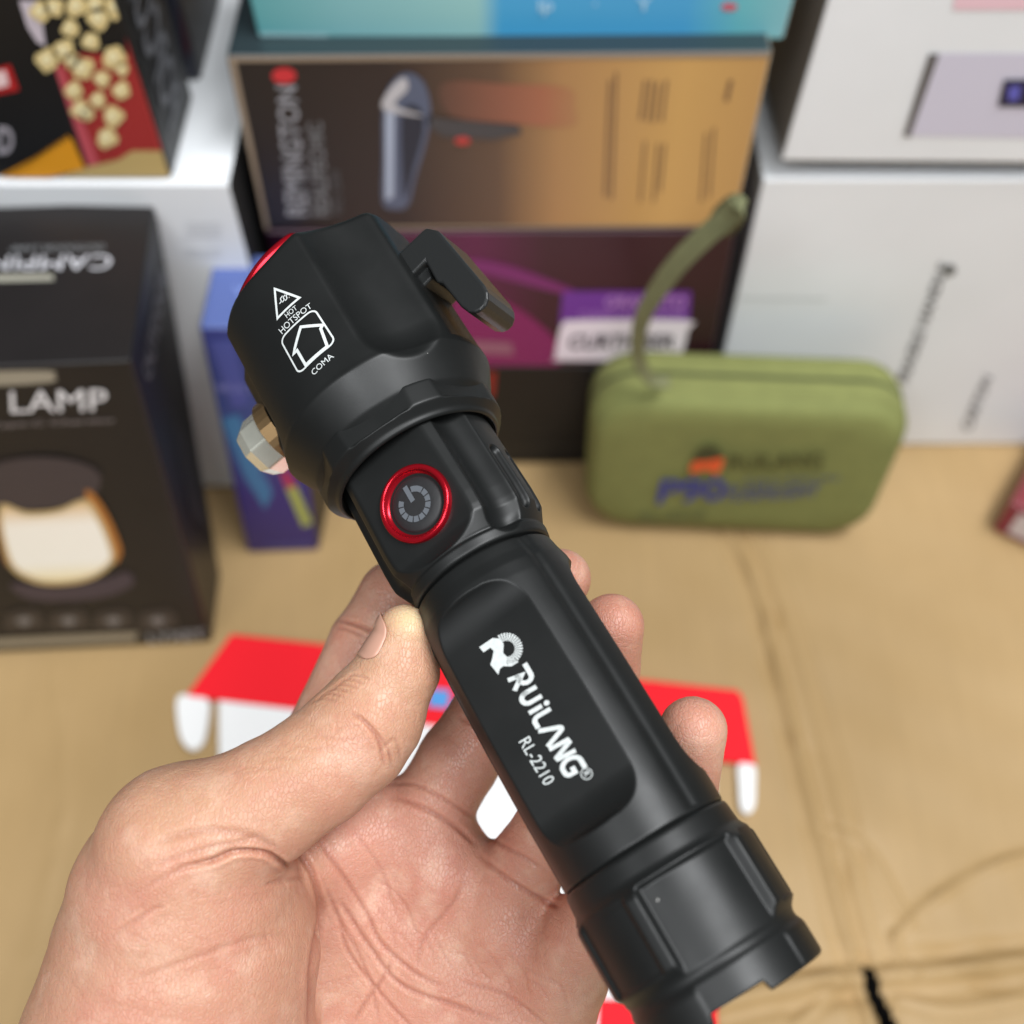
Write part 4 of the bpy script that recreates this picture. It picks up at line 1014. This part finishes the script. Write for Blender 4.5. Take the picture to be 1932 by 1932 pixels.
# ================================================================== GREEN CASE
GREEN = mat('olive_fabric', (.185, .20, .06), .85, noise=.08, nscale=120, bump=.4, bscale=1600)
GREEN2 = mat('dark_olive_tape', (.055, .065, .02), .85, noise=.08, nscale=200, bump=.4, bscale=1200)
yc = onz(1400, 1010)[1]
cb = ony(1366, 1012, yc)
Wd, Ht, Tk = .153, .098, .036
case = thing('zip_case', (cb[0], yc, 0), 'olive green zipped hard case with wrist strap and printed logo, standing on the cardboard', 'case')
yaw = R_(-3); lean = R_(5)
ex = np.array([math.cos(yaw), math.sin(yaw), 0]); ed = np.array([-math.sin(yaw), math.cos(yaw), 0])
ez = np.array([0, 0, math.cos(lean)])+ed*math.sin(lean)
ed = ed*math.cos(lean)-np.array([0, 0, 1])*math.sin(lean)*.6
def cs(x, z, d): return np.array([cb[0], yc, .001])+np.outer(np.ravel(x), ex)+np.outer(np.ravel(z), ez)+np.outer(np.ravel(d)*.72, ed)
def rrect(w0, w1, h, r, n=14):           # w0 bottom width, w1 top width
    P = []
    for cx, cz, a0, ww in ((1, 0, -90, w0), (1, 1, 0, w1), (-1, 1, 90, w1), (-1, 0, 180, w0)):
        for a in np.linspace(a0, a0+90, n): P.append((cx*(ww/2-r)+r*math.cos(R_(a)), (r if cz == 0 else h-r)+r*math.sin(R_(a))))
    return np.array(P)
base = rrect(Wd-.002, Wd, Ht, .024)
cen = np.array([0, Ht/2])
secs = [(0, .96), (0, .55), (-.0006, .30), (0, .14), (.002, .082), (.006, .045), (.011, .03), (.0115, .014), (.014, .004), (.022, 0), (.0235, .0), (.024, .012), (.028, .012), (.0285, 0), (.030, 0), (.040, .006), (.047, .03), (.051, .09), (.052, .3), (.052, .96)]
def insetp(k):
    q = base-cen; mx_ = np.abs(q).max(0); 
    s_ = np.array([1-k*Ht/Wd*1.0, 1-k]) if k < .3 else np.array([1-k, 1-k]); return q*s_+cen
V = []; n = len(base)
for d_, k in secs:
    q = insetp(k); V.append(cs(q[:, 0], q[:, 1], np.full(n, d_)))
V = np.vstack(V); m_ = len(secs)
Fs = [(i*n+j, i*n+(j+1) % n, (i+1)*n+(j+1) % n, (i+1)*n+j) for i in range(m_-1) for j in range(n)]+[tuple(range(n))[::-1], tuple(range((m_-1)*n, m_*n))]
mobj('case_shell', V, [f[::-1] for f in Fs], GREEN, case, smooth=True)
q = insetp(.006); V = np.vstack([cs(q[:, 0], q[:, 1], np.full(n, dd_)) for dd_ in (.0243, .0277)])
mobj('zipper', V, [(j, (j+1) % n, n+(j+1) % n, n+j) for j in range(n)], GREEN2, case, smooth=True)
def case_pt(u, v, dd=-.0009):            # picture point -> on the front face
    o = cs([0], [0], [dd])[0]; r = ray(u, v); t = ((o-C0)@ed)/(r@ed); return C0+r*t
def case_poly(name, uv, rgb, dd=-.0009):
    return mobj(name, np.array([case_pt(u, v, dd) for u, v in uv]), [tuple(range(len(uv)))], pr(rgb), case)
def case_text(name, s, Q, rgb, bold=0, shear=0, dd=-.0011):
    V, Fs = text_mesh(s, bold, shear); Q = np.array([case_pt(u, v, dd) for u, v in Q]); X = V[:, 0:1]; Y = V[:, 1:2]
    return mobj(name, (1-X)*(1-Y)*Q[0]+X*(1-Y)*Q[1]+X*Y*Q[2]+(1-X)*Y*Q[3], Fs, pr(rgb), case)
case_poly('emblem_dark_half', smoothpoly([(1308, 868), (1318, 848), (1345, 842), (1364, 858), (1362, 872), (1335, 872)], 3, True), (55, 62, 35))
case_poly('emblem_orange_half', smoothpoly([(1304, 893), (1308, 872), (1335, 870), (1364, 864), (1362, 880), (1352, 895), (1332, 886)], 3, True), (222, 88, 42), -.0012)
case_text('wordmark', 'RUiLANG', [(1374, 888), (1552, 884), (1556, 854), (1378, 858)], (62, 68, 34), .02)
case_text('blue_lettering', 'P90', [(1238, 952), (1366, 945), (1372, 902), (1248, 904)], (46, 54, 140), .02, .0)
case_text('blue_lettering', 'FLASHLIGHT', [(1370, 946), (1540, 938), (1550, 912), (1376, 916)], (58, 68, 130), .01, .0)
case_text('blue_lettering', 'TACTICAL', [(1400, 914), (1588, 906), (1590, 896), (1402, 904)], (70, 82, 110), 0, .3)
case_text('grey_lettering', 'RL-2210', [(1206, 986), (1330, 982), (1332, 964), (1208, 968)], (96, 104, 66), .02)
# wrist strap
sp_ = smoothpoly([(1262, 722), (1228, 716), (1206, 680), (1204, 635), (1216, 590), (1246, 540), (1285, 490), (1330, 446), (1370, 412), (1392, 392)], 5)
sy = np.linspace(.333, .318, len(sp_))
P = np.array([ony(u, v, y) for (u, v), y in zip(sp_, sy)])
wd_ = np.interp(np.linspace(0, 1, len(P)), [0, .3, .6, 1], [.0026, .003, .0042, .0042])
tn = np.gradient(P, axis=0); tn /= np.linalg.norm(tn, axis=1)[:, None]
sd = np.cross(tn, CF); sd /= np.linalg.norm(sd, axis=1)[:, None]; nn_ = np.cross(sd, tn)
V = np.vstack([P+sd*wd_[:, None]+nn_*.0009, P-sd*wd_[:, None]+nn_*.0009, P-sd*wd_[:, None]-nn_*.0009, P+sd*wd_[:, None]-nn_*.0009]); n = len(P)
Fs = [(a*n+i, a*n+i+1, ((a+1) % 4)*n+i+1, ((a+1) % 4)*n+i) for a in range(4) for i in range(n-1)]+[(0, n, 2*n, 3*n), (n-1, 4*n-1, 3*n-1, 2*n-1)]
STR = mat('olive_webbing', (.155, .16, .075), .8, noise=.15, nscale=300, bump=.5, bscale=1500)
mobj('wrist_strap', V, Fs, STR, case, smooth=False)
lp = smoothpoly([(1340, 436), (1352, 402), (1380, 382), (1400, 392), (1394, 414), (1372, 434)], 5)
P = np.array([ony(u, v, .322+.006*math.sin(i*.3)) for i, (u, v) in enumerate(lp)]); tn = np.gradient(P, axis=0); tn /= np.linalg.norm(tn, axis=1)[:, None]
V = []; 
for p, t in zip(P, tn):
    a_ = np.cross(t, [0, 1, 0]); a_ /= np.linalg.norm(a_); b_ = np.cross(t, a_)
    for a in np.linspace(0, 2*math.pi, 8, endpoint=False): V.append(p+.0010*math.cos(a)*a_+.0034*math.sin(a)*b_)
n = len(P); mobj('strap_end', V, [(i*8+j, i*8+(j+1) % 8, (i+1)*8+(j+1) % 8, (i+1)*8+j) for i in range(n-1) for j in range(8)], STR, case, smooth=True)
# zip pull on the right shoulder
pp = [ony(1690, 728, .345), ony(1702, 742, .342), ony(1706, 790, .338), ony(1696, 796, .338), ony(1690, 752, .342)]
V = np.vstack([pp, np.array(pp)+np.array([0, .003, 0])]); mobj('zip_pull', V, [(0, 1, 2, 3, 4), (9, 8, 7, 6, 5)]+[(i, 5+i, 5+(i+1) % 5, (i+1) % 5) for i in range(5)], GREEN, case)

# ================================================================== RED AND WHITE PACKAGE UNDER THE HAND
RED = mat('red_card', (.80, .012, .022), .7, spec=.2)
WC = mat('white_board', (.80, .80, .79), .5)
zp = .0035
pk = thing('package', onz(900, 1400), 'opened red and white package lying flat on the cardboard under the hand', 'package')
def slab(name, uv, z, th, m, rgbm=None):
    P = np.array([onz(u, v, z) for u, v in uv]); n = len(P); V = np.vstack([P, P-np.array([0, 0, th])])
    return bevel(mobj(name, V, [tuple(range(n))[::-1], tuple(range(n, 2*n))]+[(i, (i+1) % n, n+(i+1) % n, n+i) for i in range(n)], m, pk), .0004, 2)
slab('red_panel', [(436, 1196), (1392, 1302), (1402, 1316), (1426, 1442), (352, 1312)], zp, .003, RED)
slab('white_panel', [(412, 1321), (1352, 1433), (1348, 1500), (1330, 2100), (420, 2080)], zp-.0005, .0025, WC)
slab('white_tab', smoothpoly([(336, 1312), (390, 1318), (394, 1345), (384, 1398), (364, 1414), (346, 1402), (336, 1372)], 3, True), zp-.0005, .0025, WC)
slab('white_tab', smoothpoly([(1394, 1440), (1424, 1444), (1426, 1480), (1424, 1520), (1412, 1534), (1398, 1524), (1394, 1480)], 3, True), zp-.0005, .0025, WC)
slab('lower_red_panel', [(1130, 1885), (1352, 1880), (1356, 2120), (1120, 2120)], zp+.001, .0015, RED)
slab('blue_sticker', [(812, 1298), (850, 1302), (846, 1336), (806, 1332)], zp+.0012, .001, pr((80, 150, 215)))
